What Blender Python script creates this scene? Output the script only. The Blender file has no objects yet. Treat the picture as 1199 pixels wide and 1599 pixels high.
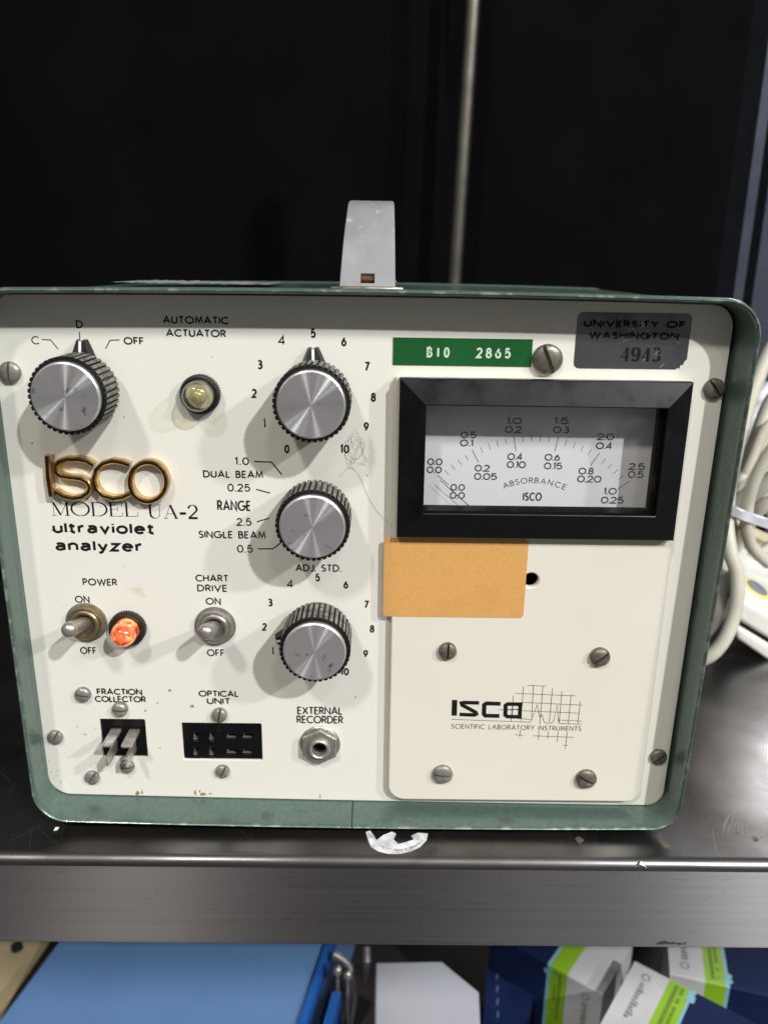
import bpy, math, random
from mathutils import Vector, Matrix
random.seed(7)
PI = math.pi
SC = bpy.context.scene
COL = SC.collection

# ---------------------------------------------------------------- camera
# x to the right, y away from the viewer, z up; the analyzer's front panel is the plane y = 0; 1 unit = 1 m
F_PX = 1253.573
CR = Matrix(((0.99988795, -0.01451023, -0.00367988), (0.01278566, 0.95565913, -0.29419749), (0.00778559, 0.29411747, 0.95573757)))
CAMW = Vector((-3.0402, -103.6199, -332.9878))      # right, down, forward, in millimetres
camd = bpy.data.cameras.new('camera')
cam = bpy.data.objects.new('camera', camd); COL.objects.link(cam)
def w2b(v): return Vector((v[0], v[2], -v[1]))
rx, dn, fw = w2b(CR[0]), w2b(CR[1]), w2b(CR[2])
m = Matrix((rx, -dn, -fw)).transposed().to_4x4()
m.translation = w2b(CAMW) * .001
cam.matrix_world = m
camd.sensor_fit = 'HORIZONTAL'; camd.sensor_width = 36
camd.lens = 36 * F_PX / 1199
camd.clip_start = .01; camd.clip_end = 60
camd.dof.use_dof = True; camd.dof.focus_distance = .345; camd.dof.aperture_fstop = 12.5
SC.camera = cam

# ---------------------------------------------------------------- world: a dim warehouse, brighter overhead
wd = bpy.data.worlds.new('World'); SC.world = wd; wd.use_nodes = True
nt = wd.node_tree; bg = nt.nodes['Background']
tc = nt.nodes.new('ShaderNodeTexCoord'); sp = nt.nodes.new('ShaderNodeSeparateXYZ')
cr = nt.nodes.new('ShaderNodeValToRGB'); mr = nt.nodes.new('ShaderNodeMapRange')
nt.links.new(tc.outputs['Generated'], sp.inputs[0]); nt.links.new(sp.outputs['Z'], mr.inputs['Value'])
mr.inputs['From Min'].default_value = -1
nt.links.new(mr.outputs[0], cr.inputs[0]); nt.links.new(cr.outputs[0], bg.inputs['Color'])
cr.color_ramp.elements[0].position = .2; cr.color_ramp.elements[0].color = (.16, .15, .145, 1)
cr.color_ramp.elements[1].position = .8; cr.color_ramp.elements[1].color = (.34, .34, .35, 1)
bg.inputs['Strength'].default_value = .44

# ---------------------------------------------------------------- ceiling lamps of the room (their shadows fall on the panel)
def lamp(d, dist, size, power, col):
    l = bpy.data.lights.new('ceiling_lamp', 'AREA'); l.shape = 'DISK'; l.size = size; l.energy = power; l.color = col
    o = bpy.data.objects.new('ceiling_lamp', l); COL.objects.link(o)
    v = Vector((d[0], -1, d[1])).normalized()
    o.location = v * dist
    o.rotation_euler = v.to_track_quat('Z', 'Y').to_euler()
    return o
lamp((.70, .96), 7.2, .20, 385, (.99, 1, 1))
lamp((-.45, 1.19), 6.4, .50, 150, (1, .95, .88))
lamp((1.55, 1.08), 8.5, .40, 280, (1, .99, .97))
lamp((-2.2, 1.15), 9.0, .60, 12, (1, .98, .95))
lamp((.28, 1.05), 7.5, .80, 55, (1, .99, .97))
bl_l = lamp((1, 1), 1, 1.3, 48, (1, .98, .96))          # one more ceiling lamp, behind the curtain line at the right
bl_l.location = (3.1, 3.9, 2.9); bl_l.rotation_euler = (bl_l.location - Vector((.2, .05, -.15))).to_track_quat('Z', 'Y').to_euler()
SC.view_settings.view_transform = 'Standard'; SC.view_settings.look = 'None'
SC.view_settings.exposure = 0; SC.view_settings.gamma = 1

# ---------------------------------------------------------------- helpers
CRT = CR.transposed()
def ray(px, py): return CRT @ Vector(((px - 599.5) / F_PX, (py - 799.5) / F_PX, 1))
def U(px, py, h=0):
    """photo measurement -> (x, z) in mm on the plane h mm in front of the panel"""
    d = ray(px, py); s = (-h - CAMW[2]) / d[2]; w = CAMW + s * d
    return (w[0], -w[1])
def W3(px, py, Y):
    x, z = U(px, py, -Y); return Vector((x, Y, z))
def G3(px, py, Z):
    d = ray(px, py); s = (-Z - CAMW[1]) / d[1]; w = CAMW + s * d
    return Vector((w[0], w[2], Z))
def lin(c): return tuple(((v / 255) / 12.92 if v <= 10.3 else ((v / 255 + .055) / 1.055) ** 2.4) for v in c)

def mat(name, rgb, rough=.5, metal=0, spec=.5, var=None, vscale=200, vamt=.5, vdetail=6, stretch=None, bump=0, bscale=800, rvar=0, coat=0, extra=None):
    """procedural principled material; rgb sRGB 0-255; var a second colour mixed in by noise"""
    M = bpy.data.materials.new(name); M.use_nodes = True
    n = M.node_tree; b = n.nodes['Principled BSDF']
    b.inputs['Base Color'].default_value = (*lin(rgb), 1)
    b.inputs['Roughness'].default_value = rough; b.inputs['Metallic'].default_value = metal
    b.inputs['Specular IOR Level'].default_value = spec
    b.inputs['Coat Weight'].default_value = coat
    t = n.nodes.new('ShaderNodeTexCoord'); mp = n.nodes.new('ShaderNodeMapping')
    n.links.new(t.outputs['Object'], mp.inputs[0])
    if stretch: mp.inputs['Scale'].default_value = stretch
    no = n.nodes.new('ShaderNodeTexNoise'); no.inputs['Scale'].default_value = vscale; no.inputs['Detail'].default_value = vdetail
    n.links.new(mp.outputs[0], no.inputs['Vector'])
    if var:
        r = n.nodes.new('ShaderNodeValToRGB'); r.color_ramp.elements[0].position = .5 - vamt / 2 ; r.color_ramp.elements[1].position = .5 + vamt / 2
        r.color_ramp.elements[0].color = (*lin(rgb), 1); r.color_ramp.elements[1].color = (*lin(var), 1)
        n.links.new(no.outputs[0], r.inputs[0]); n.links.new(r.outputs[0], b.inputs['Base Color'])
    if rvar:
        q = n.nodes.new('ShaderNodeMapRange'); q.inputs['From Min'].default_value = .3; q.inputs['From Max'].default_value = .7
        q.inputs['To Min'].default_value = max(.02, rough - rvar); q.inputs['To Max'].default_value = rough + rvar
        n.links.new(no.outputs[0], q.inputs['Value']); n.links.new(q.outputs[0], b.inputs['Roughness'])
    if bump:
        bn = n.nodes.new('ShaderNodeTexNoise'); bn.inputs['Scale'].default_value = bscale; bn.inputs['Detail'].default_value = 3
        n.links.new(mp.outputs[0], bn.inputs['Vector'])
        bu = n.nodes.new('ShaderNodeBump'); bu.inputs['Strength'].default_value = bump; bu.inputs['Distance'].default_value = .0003
        n.links.new(bn.outputs[0], bu.inputs['Height']); n.links.new(bu.outputs[0], b.inputs['Normal'])
    if extra: extra(M, n, b, mp)
    return M

def randloc(M, n, b, mp):
    """every object its own patch of the noise"""
    o = n.nodes.new('ShaderNodeObjectInfo'); m_ = n.nodes.new('ShaderNodeMath'); m_.operation = 'MULTIPLY'; m_.inputs[1].default_value = 7
    n.links.new(o.outputs['Random'], m_.inputs[0]); n.links.new(m_.outputs[0], mp.inputs['Location'])
def spots(rgb, scale, lo, hi, seed=0.0):
    """adds sparse stains of another colour"""
    def f(M, n, b, mp):
        no = n.nodes.new('ShaderNodeTexNoise'); no.noise_dimensions = '4D'; no.inputs['W'].default_value = seed
        no.inputs['Scale'].default_value = scale; no.inputs['Detail'].default_value = 5
        n.links.new(mp.outputs[0], no.inputs['Vector'])
        r = n.nodes.new('ShaderNodeMapRange'); r.inputs['From Min'].default_value = lo; r.inputs['From Max'].default_value = hi
        n.links.new(no.outputs[0], r.inputs['Value'])
        mx = n.nodes.new('ShaderNodeMix'); mx.data_type = 'RGBA'
        src = b.inputs['Base Color']
        if src.is_linked: n.links.new(src.links[0].from_socket, mx.inputs['A'])
        else: mx.inputs['A'].default_value = src.default_value
        mx.inputs['B'].default_value = (*lin(rgb), 1)
        n.links.new(r.outputs[0], mx.inputs['Factor']); n.links.new(mx.outputs['Result'], src)
    return f
def multi(*fs):
    def g(*a):
        for f in fs: f(*a)
    return g
def scratches(rgb, scale, thr, rotz=.3, stretch=(1, 14, 1)):
    """long thin scratches: stretched noise, only its ridges"""
    def f(M, n, b, mp):
        m2 = n.nodes.new('ShaderNodeMapping'); m2.inputs['Rotation'].default_value = (0, 0, rotz); m2.inputs['Scale'].default_value = stretch
        t = n.nodes.new('ShaderNodeTexCoord'); n.links.new(t.outputs['Object'], m2.inputs[0])
        no = n.nodes.new('ShaderNodeTexNoise'); no.inputs['Scale'].default_value = scale; no.inputs['Detail'].default_value = 2; no.inputs['Distortion'].default_value = .3
        n.links.new(m2.outputs[0], no.inputs['Vector'])
        r = n.nodes.new('ShaderNodeMapRange'); r.inputs['From Min'].default_value = thr; r.inputs['From Max'].default_value = thr + .04
        n.links.new(no.outputs[0], r.inputs['Value'])
        mx = n.nodes.new('ShaderNodeMix'); mx.data_type = 'RGBA'; src = b.inputs['Base Color']
        if src.is_linked: n.links.new(src.links[0].from_socket, mx.inputs['A'])
        else: mx.inputs['A'].default_value = src.default_value
        mx.inputs['B'].default_value = (*lin(rgb), 1)
        n.links.new(r.outputs[0], mx.inputs['Factor']); n.links.new(mx.outputs['Result'], src)
    return f

class MB:
    """mesh collector, millimetres"""
    def __init__(s): s.v = []; s.f = []; s.m = []; s.marks = []
    def mark(s): s.marks.append((len(s.v), len(s.f)))
    def pieces(s):
        """one collector per marked word or line"""
        mk = sorted(set(s.marks + [(0, 0)])) + [(len(s.v), len(s.f))]; out = []
        for (v0, f0), (v1, f1) in zip(mk, mk[1:]):
            if f1 == f0: continue
            q = MB(); q.v = s.v[v0:v1]; q.f = [[i - v0 for i in f] for f in s.f[f0:f1]]; q.m = s.m[f0:f1]; out.append(q)
        return out
    def add(s, vs, fs, mi=0):
        o = len(s.v); s.v += [tuple(v) for v in vs]; s.f += [[i + o for i in f] for f in fs]
        s.m += ([mi] * len(fs) if isinstance(mi, int) else mi); return s
    def box(s, x0, x1, y0, y1, z0, z1, mi=0, M=None):
        vs = [(x, y, z) for z in (z0, z1) for y in (y0, y1) for x in (x0, x1)]
        if M: vs = [M @ Vector(v) for v in vs]
        return s.add(vs, [(0, 2, 3, 1), (4, 5, 7, 6), (0, 1, 5, 4), (2, 6, 7, 3), (0, 4, 6, 2), (1, 3, 7, 5)], mi)
    def hexa(s, front, ext, mi=0):
        """front: four corners in order; ext: extrusion vector or four back corners"""
        b = [Vector(p) + Vector(ext) for p in front] if not isinstance(ext, list) else ext
        return s.add(list(front) + list(b), [(0, 1, 2, 3), (7, 6, 5, 4), (0, 4, 5, 1), (1, 5, 6, 2), (2, 6, 7, 3), (3, 7, 4, 0)], mi)
    def lathe(s, prof, n=48, cx=0, cy=0, mi=0, cap=True):
        vs = []; fs = []
        for r, z in prof:
            for k in range(n):
                a = 2 * PI * k / n; vs.append((cx + r * math.cos(a), cy + r * math.sin(a), z))
        for j in range(len(prof) - 1):
            for k in range(n):
                a, b = j * n + k, j * n + (k + 1) % n
                fs.append((a, b, b + n, a + n))
        if cap: fs.append(list(range(n))[::-1]); fs.append([(len(prof) - 1) * n + k for k in range(n)])
        return s.add(vs, fs, mi)
    def tube(s, pts, r, n=12, mi=0, closed=False):
        pts = [Vector(p) for p in pts]; N = len(pts); vs = []; fs = []
        up = None
        for i, p in enumerate(pts):
            a = pts[(i - 1) % N] if closed else pts[max(i - 1, 0)]; b = pts[(i + 1) % N] if closed else pts[min(i + 1, N - 1)]
            t = (b - a).normalized()
            if up is None: up = t.orthogonal().normalized()
            up = (up - t * up.dot(t)).normalized(); sd = t.cross(up)
            rr = r[i] if isinstance(r, (list, tuple)) else r
            for k in range(n):
                q = 2 * PI * k / n; vs.append(p + (up * math.cos(q) + sd * math.sin(q)) * rr)
        for i in range(N if closed else N - 1):
            for k in range(n):
                a, b = i * n + k, i * n + (k + 1) % n; c = (i + 1) % N * n
                fs.append((a, b, c + (k + 1) % n, c + k))
        if not closed: fs.append(list(range(n))[::-1]); fs.append([(N - 1) * n + k for k in range(n)])
        return s.add(vs, fs, mi)
    def ribbon(s, pts, w, z=0, closed=False, mi=0):
        """flat stroke in the x-y plane with mitred joints; w width (number or per-point list)"""
        L, R = offs(pts, w, closed); n = len(pts)
        vs = [(x, y, z) for x, y in L] + [(x, y, z) for x, y in R]
        fs = [(i, i + n, (i + 1) % n + n, (i + 1) % n) for i in range(n if closed else n - 1)]
        return s.add(vs, fs, mi)
    def poly(s, pts, z, mi=0): return s.add([(x, y, z) for x, y in pts], [list(range(len(pts)))], mi)
    def sweep(s, path, prof, closed=True, mi=0, caps=False):
        """path (x,y) ccw; prof (inset, z); inset measured to the left of the path"""
        n = len(path); vs = []; fs = []
        for ins, z in prof:
            L, _ = offs(path, 2 * ins, closed)
            vs += [(x, y, z) for x, y in L]
        for j in range(len(prof) - 1):
            for i in range(n if closed else n - 1):
                k = (i + 1) % n
                fs.append((j * n + i, j * n + k, (j + 1) * n + k, (j + 1) * n + i))
        if caps and not closed:
            fs.append([j * n for j in range(len(prof))]); fs.append([j * n + n - 1 for j in range(len(prof))][::-1])
        return s.add(vs, fs, mi)
    def mesh(s, name, mats, smooth=35, shift=(0, 0, 0)):
        me = bpy.data.meshes.new(name)
        me.from_pydata([((v[0] - shift[0]) * .001, (v[1] - shift[1]) * .001, (v[2] - shift[2]) * .001) for v in s.v], [], s.f)
        for m_ in (mats if isinstance(mats, list) else [mats]): me.materials.append(m_)
        for p, i in zip(me.polygons, s.m): p.material_index = i
        me.validate(); me.update()
        fix(me, smooth)
        return me
def fix(me, smooth):
    if smooth:
        me.shade_smooth(); me.set_sharp_from_angle(angle=math.radians(smooth))
def offs(pts, w, closed):
    n = len(pts); L = []; R = []
    for i, p in enumerate(pts):
        a = pts[(i - 1) % n] if (closed or i > 0) else None
        b = pts[(i + 1) % n] if (closed or i < n - 1) else None
        def nrm(u, v):
            dx, dy = v[0] - u[0], v[1] - u[1]; l = math.hypot(dx, dy) or 1e-9; return (-dy / l, dx / l)
        if a is None: nx, ny = nrm(p, b); k = 1
        elif b is None: nx, ny = nrm(a, p); k = 1
        else:
            n1, n2 = nrm(a, p), nrm(p, b); nx, ny = n1[0] + n2[0], n1[1] + n2[1]; l = math.hypot(nx, ny)
            if l < 1e-6: nx, ny, k = n1[0], n1[1], 1
            else:
                nx /= l; ny /= l; k = min(1 / max(nx * n1[0] + ny * n1[1], .25), 2.6)
        h = (w[i] if isinstance(w, (list, tuple)) else w) / 2 * k
        L.append((p[0] + nx * h, p[1] + ny * h)); R.append((p[0] - nx * h, p[1] - ny * h))
    return L, R
def plate2d(name, loops, z0, z1, mats, bevel=0, smooth=35):
    """flat plate with real holes: first loop outline, the rest holes (mm)"""
    cu = bpy.data.curves.new('t', 'CURVE'); cu.dimensions = '2D'; cu.fill_mode = 'BOTH'
    cu.extrude = max((z1 - z0) / 2 - bevel, 0.0001); cu.bevel_depth = bevel; cu.bevel_resolution = 2
    for lp in loops:
        s_ = cu.splines.new('POLY'); s_.points.add(len(lp) - 1); s_.use_cyclic_u = True
        for q, (x, y) in zip(s_.points, lp): q.co = (x, y, 0, 1)
    cu.offset = -bevel
    ob = bpy.data.objects.new('t', cu); COL.objects.link(ob)
    bpy.context.view_layer.update()
    me = bpy.data.meshes.new_from_object(ob.evaluated_get(bpy.context.evaluated_depsgraph_get()))
    bpy.data.objects.remove(ob); bpy.data.curves.remove(cu)
    for v in me.vertices: v.co = Vector((v.co.x, v.co.y, v.co.z + (z0 + z1) / 2)) * .001
    me.materials.clear()
    for m_ in (mats if isinstance(mats, list) else [mats]): me.materials.append(m_)
    me.name = name; fix(me, smooth); return me
def rrect(x0, x1, y0, y1, r, n=8):
    rs = r if isinstance(r, (list, tuple)) else [r] * 4      # BL, BR, TR, TL
    out = []
    for (cx, cy, a, rr) in ((x0 + rs[0], y0 + rs[0], 180, rs[0]), (x1 - rs[1], y0 + rs[1], 270, rs[1]), (x1 - rs[2], y1 - rs[2], 0, rs[2]), (x0 + rs[3], y1 - rs[3], 90, rs[3])):
        for k in range(n + 1):
            q = math.radians(a + 90 * k / n); out.append((cx + rr * math.cos(q), cy + rr * math.sin(q)))
    return out
def circ(cx, cy, r, n=40): return [(cx + r * math.cos(2 * PI * k / n), cy + r * math.sin(2 * PI * k / n)) for k in range(n)]

def link(name, me, parent=None, loc=(0, 0, 0), rot=(0, 0, 0), label=None):
    o = bpy.data.objects.new(name, me); COL.objects.link(o)
    o.location = Vector(loc) * .001; o.rotation_euler = rot
    if parent: o.parent = parent
    if label: o['label'] = label
    return o
def thing(name, label, cat, loc=(0, 0, 0), group=None, rot=(0, 0, 0)):
    o = link(name, None, None, loc, rot); o['label'] = label; o['category'] = cat
    if group: o['group'] = group
    return o
def solo(name, mb, mats, label, cat, smooth=35, group=None, kind=None):
    """a thing that is one mesh, its origin put at its base"""
    xs, ys, zs = zip(*s3(mb.v)); base = ((min(xs) + max(xs)) / 2, (min(ys) + max(ys)) / 2, min(zs))
    o = link(name, mb.mesh(name, mats, smooth, base), None, base)
    if kind: o['kind'] = kind
    if label and not kind: o['label'] = label; o['category'] = cat
    if group: o['group'] = group
    return o
def s3(v): return [(p[0], p[1], p[2]) for p in v]

# ---------------------------------------------------------------- stroke lettering
def A_(cx, cy, rx, ry, a0, a1, n=None):
    n = n or max(4, int(abs(a1 - a0) / 14)); return [(cx + rx * math.cos(math.radians(a0 + (a1 - a0) * k / n)), cy + ry * math.sin(math.radians(a0 + (a1 - a0) * k / n))) for k in range(n + 1)]
GL = {
 'A': (.82, [[(0, 0), (.41, 1), (.82, 0)], [(.13, .31), (.69, .31)]]),
 'B': (.54, [[(0, .53), (.29, .53)] + A_(.29, .265, .25, .265, 90, -90) + [(0, 0), (0, 1), (.24, 1)] + A_(.24, .765, .22, .235, 90, -90)]),
 'C': (.8, [A_(.5, .5, .5, .5, 48, 312)]),
 'D': (.74, [[(0, 0), (0, 1), (.24, 1)] + A_(.24, .5, .5, .5, 90, -90)[1:-1] + [(.24, 0), (-.04, 0)]]),
 'E': (.46, [[(.46, 1), (0, 1), (0, 0), (.46, 0)], [(0, .52), (.43, .52)]]),
 'F': (.46, [[(.46, 1), (0, 1), (0, 0)], [(0, .5), (.42, .5)]]),
 'G': (.96, [A_(.5, .5, .5, .5, 48, 352) + [(.99, .47), (.55, .47)]]),
 'H': (.66, [[(0, 0), (0, 1)], [(.66, 0), (.66, 1)], [(0, .52), (.66, .52)]]),
 'I': (0, [[(0, 0), (0, 1)]]),
 'J': (.34, [[(.34, 1), (.34, .2)] + A_(.17, .19, .17, .19, 0, -150)]),
 'L': (.42, [[(0, 1), (0, 0), (.42, 0)]]),
 'M': (.86, [[(0, 0), (.12, 1), (.43, .16), (.74, 1), (.86, 0)]]),
 'N': (.7, [[(0, 0), (0, 1), (.7, 0), (.7, 1)]]),
 'O': (1, [A_(.5, .5, .5, .5, 90, 450, 28)]),
 'P': (.5, [[(0, 0), (0, 1), (.24, 1)] + A_(.24, .73, .26, .27, 90, -90) + [(0, .46)]]),
 'R': (.54, [[(0, 0), (0, 1), (.24, 1)] + A_(.24, .74, .26, .26, 90, -90) + [(0, .48)], [(.25, .48), (.55, 0)]]),
 'S': (.5, [A_(.25, .755, .235, .245, 35, 262) + A_(.25, .265, .25, .265, 82, -145)]),
 'T': (.56, [[(.28, 0), (.28, 1)], [(0, 1), (.56, 1)]]),
 'U': (.64, [[(0, 1), (0, .32)] + A_(.32, .32, .32, .32, 180, 360) + [(.64, 1)]]),
 'V': (.78, [[(0, 1), (.39, 0), (.78, 1)]]),
 'W': (1.16, [[(0, 1), (.3, 0), (.58, .92), (.86, 0), (1.16, 1)]]),
 'X': (.7, [[(0, 0), (.7, 1)], [(0, 1), (.7, 0)]]),
 'Y': (.7, [[(0, 1), (.35, .45), (.7, 1)], [(.35, .45), (.35, 0)]]),
 'Z': (.62, [[(0, 1), (.62, 1), (0, 0), (.62, 0)]]),
 '0': (.58, [A_(.29, .5, .29, .5, 90, 450, 24)]),
 '1': (.22, [[(0, .84), (.2, 1), (.2, 0)]]),
 '2': (.54, [A_(.27, .72, .26, .28, 165, -28) + [(0, 0), (.56, 0)]]),
 '3': (.52, [A_(.25, .76, .22, .24, 150, -88) + A_(.25, .27, .26, .27, 88, -150)]),
 '4': (.6, [[(.6, .27), (0, .27), (.44, 1), (.44, 0)]]),
 '5': (.54, [[(.48, 1), (.12, 1), (.05, .55)] + A_(.25, .33, .28, .32, 128, -148)]),
 '6': (.56, [[(.38, 1)] + A_(.28, .31, .28, .31, 150, 510, 24)]),
 '7': (.54, [[(0, 1), (.54, 1), (.14, 0)]]),
 '8': (.54, [A_(.27, .755, .21, .235, -90, 270, 20), A_(.27, .265, .265, .265, 90, 450, 20)]),
 '9': (.56, [[(.18, 0)] + A_(.28, .69, .28, .31, -30, 330, 24)]),
 '.': (.0, [[(0, -.06), (0, .09)]]), '-': (.34, [[(0, .42), (.34, .42)]]), ' ': (.34, []),
 # lower case, x-height .74
 'a': (.62, [A_(.3, .55, .27, .19, 155, 0) + [(.57, 0)], [(.57, .42)] + A_(.28, .22, .26, .2, 75, 285) + [(.57, .16)]]),
 'e': (.66, [[(.03, .4), (.64, .4)] + A_(.33, .37, .32, .37, 8, 320)]),
 'i': (0, [[(0, 0), (0, .74)], [(0, .9), (0, 1.04)]]),
 'l': (0, [[(0, 0), (0, 1.04)]]),
 'n': (.56, [[(0, 0), (0, .76)], [(0, .46)] + A_(.28, .46, .28, .28, 165, 0) + [(.56, 0)]]),
 'o': (.68, [A_(.34, .37, .34, .37, 90, 450, 26)]),
 'r': (.36, [[(0, 0), (0, .76)], [(0, .42)] + A_(.3, .4, .3, .34, 170, 78)]),
 't': (.34, [[(.12, 1), (.12, .16)] + A_(.26, .16, .14, .16, 180, 275) + [(.36, .01)], [(-.06, .72), (.36, .72)]]),
 'u': (.56, [[(0, .74), (0, .28)] + A_(.28, .28, .28, .28, 180, 345), [(.56, .76), (.56, 0)]]),
 'v': (.6, [[(0, .74), (.3, 0), (.6, .74)]]),
 'y': (.6, [[(0, .74), (.3, .03)], [(.6, .74), (.24, -.17), (.14, -.26), (0, -.26)]]),
 'z': (.54, [[(0, .74), (.54, .74), (0, 0), (.54, 0)]]),
}
SER = {  # roman capitals with serifs, thick and thin strokes by direction
 'M': (1.05, [(.0, [(.12, 0), (.12, 1)]), (1, [(.12, 1), (.5, .04)]), (0, [(.5, .0), (.9, 1)]), (1, [(.9, 1), (.9, 0)]), (0, [(0, 0), (.26, 0)]), (0, [(.74, 0), (1.05, 0)]), (0, [(0, 1), (.15, 1)]), (0, [(.87, 1), (1.05, 1)])]),
 'O': (1, [(2, A_(.5, .5, .5, .5, 90, 450, 32))]),
 'D': (.92, [(1, [(.14, 0), (.14, 1)]), (2, [(0, 1), (.4, 1)] + A_(.4, .5, .52, .5, 90, -90) + [(0, 0)])]),
 'E': (.8, [(1, [(.14, 0), (.14, 1)]), (0, [(0, 1), (.76, 1), (.78, .74)]), (0, [(0, 0), (.76, 0), (.82, .28)]), (0, [(.14, .52), (.52, .52)]), (0, [(.52, .38), (.52, .66)])]),
 'L': (.8, [(1, [(.14, 0), (.14, 1)]), (0, [(0, 1), (.3, 1)]), (0, [(0, 0), (.74, 0), (.8, .34)])]),
 'U': (.92, [(2, [(.14, 1), (.14, .34)] + A_(.46, .34, .32, .34, 180, 270)), (0, A_(.46, .34, .32, .34, 270, 360) + [(.78, 1)]), (0, [(0, 1), (.3, 1)]), (0, [(.66, 1), (.92, 1)])]),
 'A': (.98, [(0, [(.12, 0), (.47, 1)]), (1, [(.47, 1), (.86, 0)]), (0, [(.24, .34), (.7, .34)]), (0, [(0, 0), (.26, 0)]), (0, [(.7, 0), (1, 0)])]),
 '-': (.42, [(1.3, [(0, .38), (.42, .38)])]),
 '2': (.68, [(2, A_(.34, .7, .28, .3, 170, -30) + [(.08, .06)]), (1.1, [(.04, .05), (.66, .05)])]),
 '4': (.62, [(0, [(.62, .27), (0, .27), (.44, 1)]), (1, [(.44, 1), (.44, 0)]), (0, [(.3, 0), (.6, 0)])]),
 '9': (.6, [(2, A_(.3, .68, .26, .32, -30, 330, 24)), (2, [(.55, .66)] + A_(.28, .35, .28, .35, 10, -140))]),
 '3': (.56, [(2, A_(.26, .76, .22, .24, 150, -88)), (2, A_(.26, .27, .27, .27, 88, -150))]),
 ' ': (.3, [])}
ZC = [0]
def layout(s, table, gap):
    x = 0; out = []
    for i, c in enumerate(s):
        w, st = table[c]; out.append((x, st)); x += w + gap
    return out, x - gap
def text(mb, s, x0, x1, y, hpx, h=0, weight=.42, gap=.26, z=.05, ang=0, ser=False, bold=0, fit=True, org=None):
    """lettering between photo columns x0..x1 centred on photo row y; kept level on its plane"""
    mb.mark()
    if org: (ax, az), wid, H = org
    else:
        a = U(x0, y, h); b = U(x1, y, h); ax, az = (a[0] + b[0]) / 2, (a[1] + b[1]) / 2; wid = b[0] - a[0]
        H = U(x0, y - hpx / 2, h)[1] - U(x0, y + hpx / 2, h)[1]
    table = SER if ser else GL
    if s == '1.0' or '.' in s: pass
    lay, tot = layout(s, table, gap)
    sx = (wid - weight) / tot if tot > .3 else (H - weight); sy = H - weight
    if tot <= .3: sx = min(sx, wid)
    ca, sa = math.cos(math.radians(ang)), math.sin(math.radians(ang))
    for ox, st in lay:
        for e in st:
            k, pts = e if ser else (None, e)
            q = [((ox + px - tot / 2) * sx, (py - .5) * sy) for px, py in pts]
            if ser:
                thin = weight; thick = bold
                if k == 2:
                    w = []
                    for i in range(len(q)):
                        u, v = q[max(i - 1, 0)], q[min(i + 1, len(q) - 1)]; L = math.hypot(v[0] - u[0], v[1] - u[1]) or 1
                        w.append(thin + (thick - thin) * abs(v[1] - u[1]) / L)
                else: w = thin + (thick - thin) * k
            else: w = weight
            q = [(ax + x * ca - yy * sa, az + x * sa + yy * ca) for x, yy in q]
            ZC[0] = (ZC[0] + 1) % 12
            mb.ribbon(q, w, z + .0015 * ZC[0])
def line(mb, pix, w, h=0, z=.05):
    mb.mark()
    mb.ribbon([U(x, y, h) for x, y in pix], w, z)

# ---------------------------------------------------------------- materials
cream = mat('cream_paint', (232, 230, 221), .42, var=(228, 225, 213), vscale=14, vamt=.7, bump=.05, bscale=2500, rvar=.06,
            extra=multi(spots((196, 178, 140), 45, .68, .80, 1.3), spots((120, 105, 80), 160, .735, .78, 4.1)))
cream2 = mat('cream_plate_paint', (228, 224, 212), .4, var=(224, 218, 204), vscale=14, vamt=.5, bump=.05, bscale=2500, rvar=.05,
             extra=multi(spots((200, 182, 148), 50, .70, .82, 2.3), spots((105, 90, 70), 190, .745, .78, 7.1)))
def worn(M, n, b, mp):
    g = n.nodes.new('ShaderNodeNewGeometry'); no = n.nodes.new('ShaderNodeTexNoise'); no.inputs['Scale'].default_value = 220; no.inputs['Detail'].default_value = 4
    n.links.new(mp.outputs[0], no.inputs['Vector'])
    a = n.nodes.new('ShaderNodeMapRange'); a.inputs['From Min'].default_value = .52; a.inputs['From Max'].default_value = .58; n.links.new(g.outputs['Pointiness'], a.inputs['Value'])
    c = n.nodes.new('ShaderNodeMapRange'); c.inputs['From Min'].default_value = .52; c.inputs['From Max'].default_value = .6; n.links.new(no.outputs[0], c.inputs['Value'])
    m_ = n.nodes.new('ShaderNodeMath'); m_.operation = 'MULTIPLY'; n.links.new(a.outputs[0], m_.inputs[0]); n.links.new(c.outputs[0], m_.inputs[1])
    mx = n.nodes.new('ShaderNodeMix'); mx.data_type = 'RGBA'; src = b.inputs['Base Color']; n.links.new(src.links[0].from_socket, mx.inputs['A']); mx.inputs['B'].default_value = (*lin((140, 152, 144)), 1)
    n.links.new(m_.outputs[0], mx.inputs['Factor']); n.links.new(mx.outputs['Result'], src)
def hammer(M, n, b, mp):
    v = n.nodes.new('ShaderNodeTexVoronoi'); v.inputs['Scale'].default_value = 900
    n.links.new(mp.outputs[0], v.inputs['Vector'])
    r = n.nodes.new('ShaderNodeMapRange'); r.inputs['To Min'].default_value = .25; r.inputs['To Max'].default_value = .42
    n.links.new(v.outputs['Distance'], r.inputs['Value']); n.links.new(r.outputs[0], b.inputs['Roughness'])
green = mat('green_hammer_paint', (94, 114, 105), .4, metal=.3, var=(78, 98, 90), vscale=420, vamt=.5, bump=.15, bscale=1500,
            extra=multi(spots((140, 150, 142), 300, .72, .77, 3.0), spots((60, 70, 62), 60, .64, .74, 9.0), worn, hammer), coat=.35)
case_top = mat('case_top_paint', (74, 92, 84), .5, metal=.2, var=(110, 112, 108), vscale=60, vamt=.3, bump=.2, bscale=1200)
dark = mat('dark_gap', (14, 13, 13), .8)
ink = mat('black_ink', (18, 17, 17), .7, spec=.15, var=(34, 32, 31), vscale=900, vamt=.4)
inkg = mat('grey_ink', (50, 47, 46), .7, spec=.15, var=(72, 69, 66), vscale=900, vamt=.4)
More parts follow.
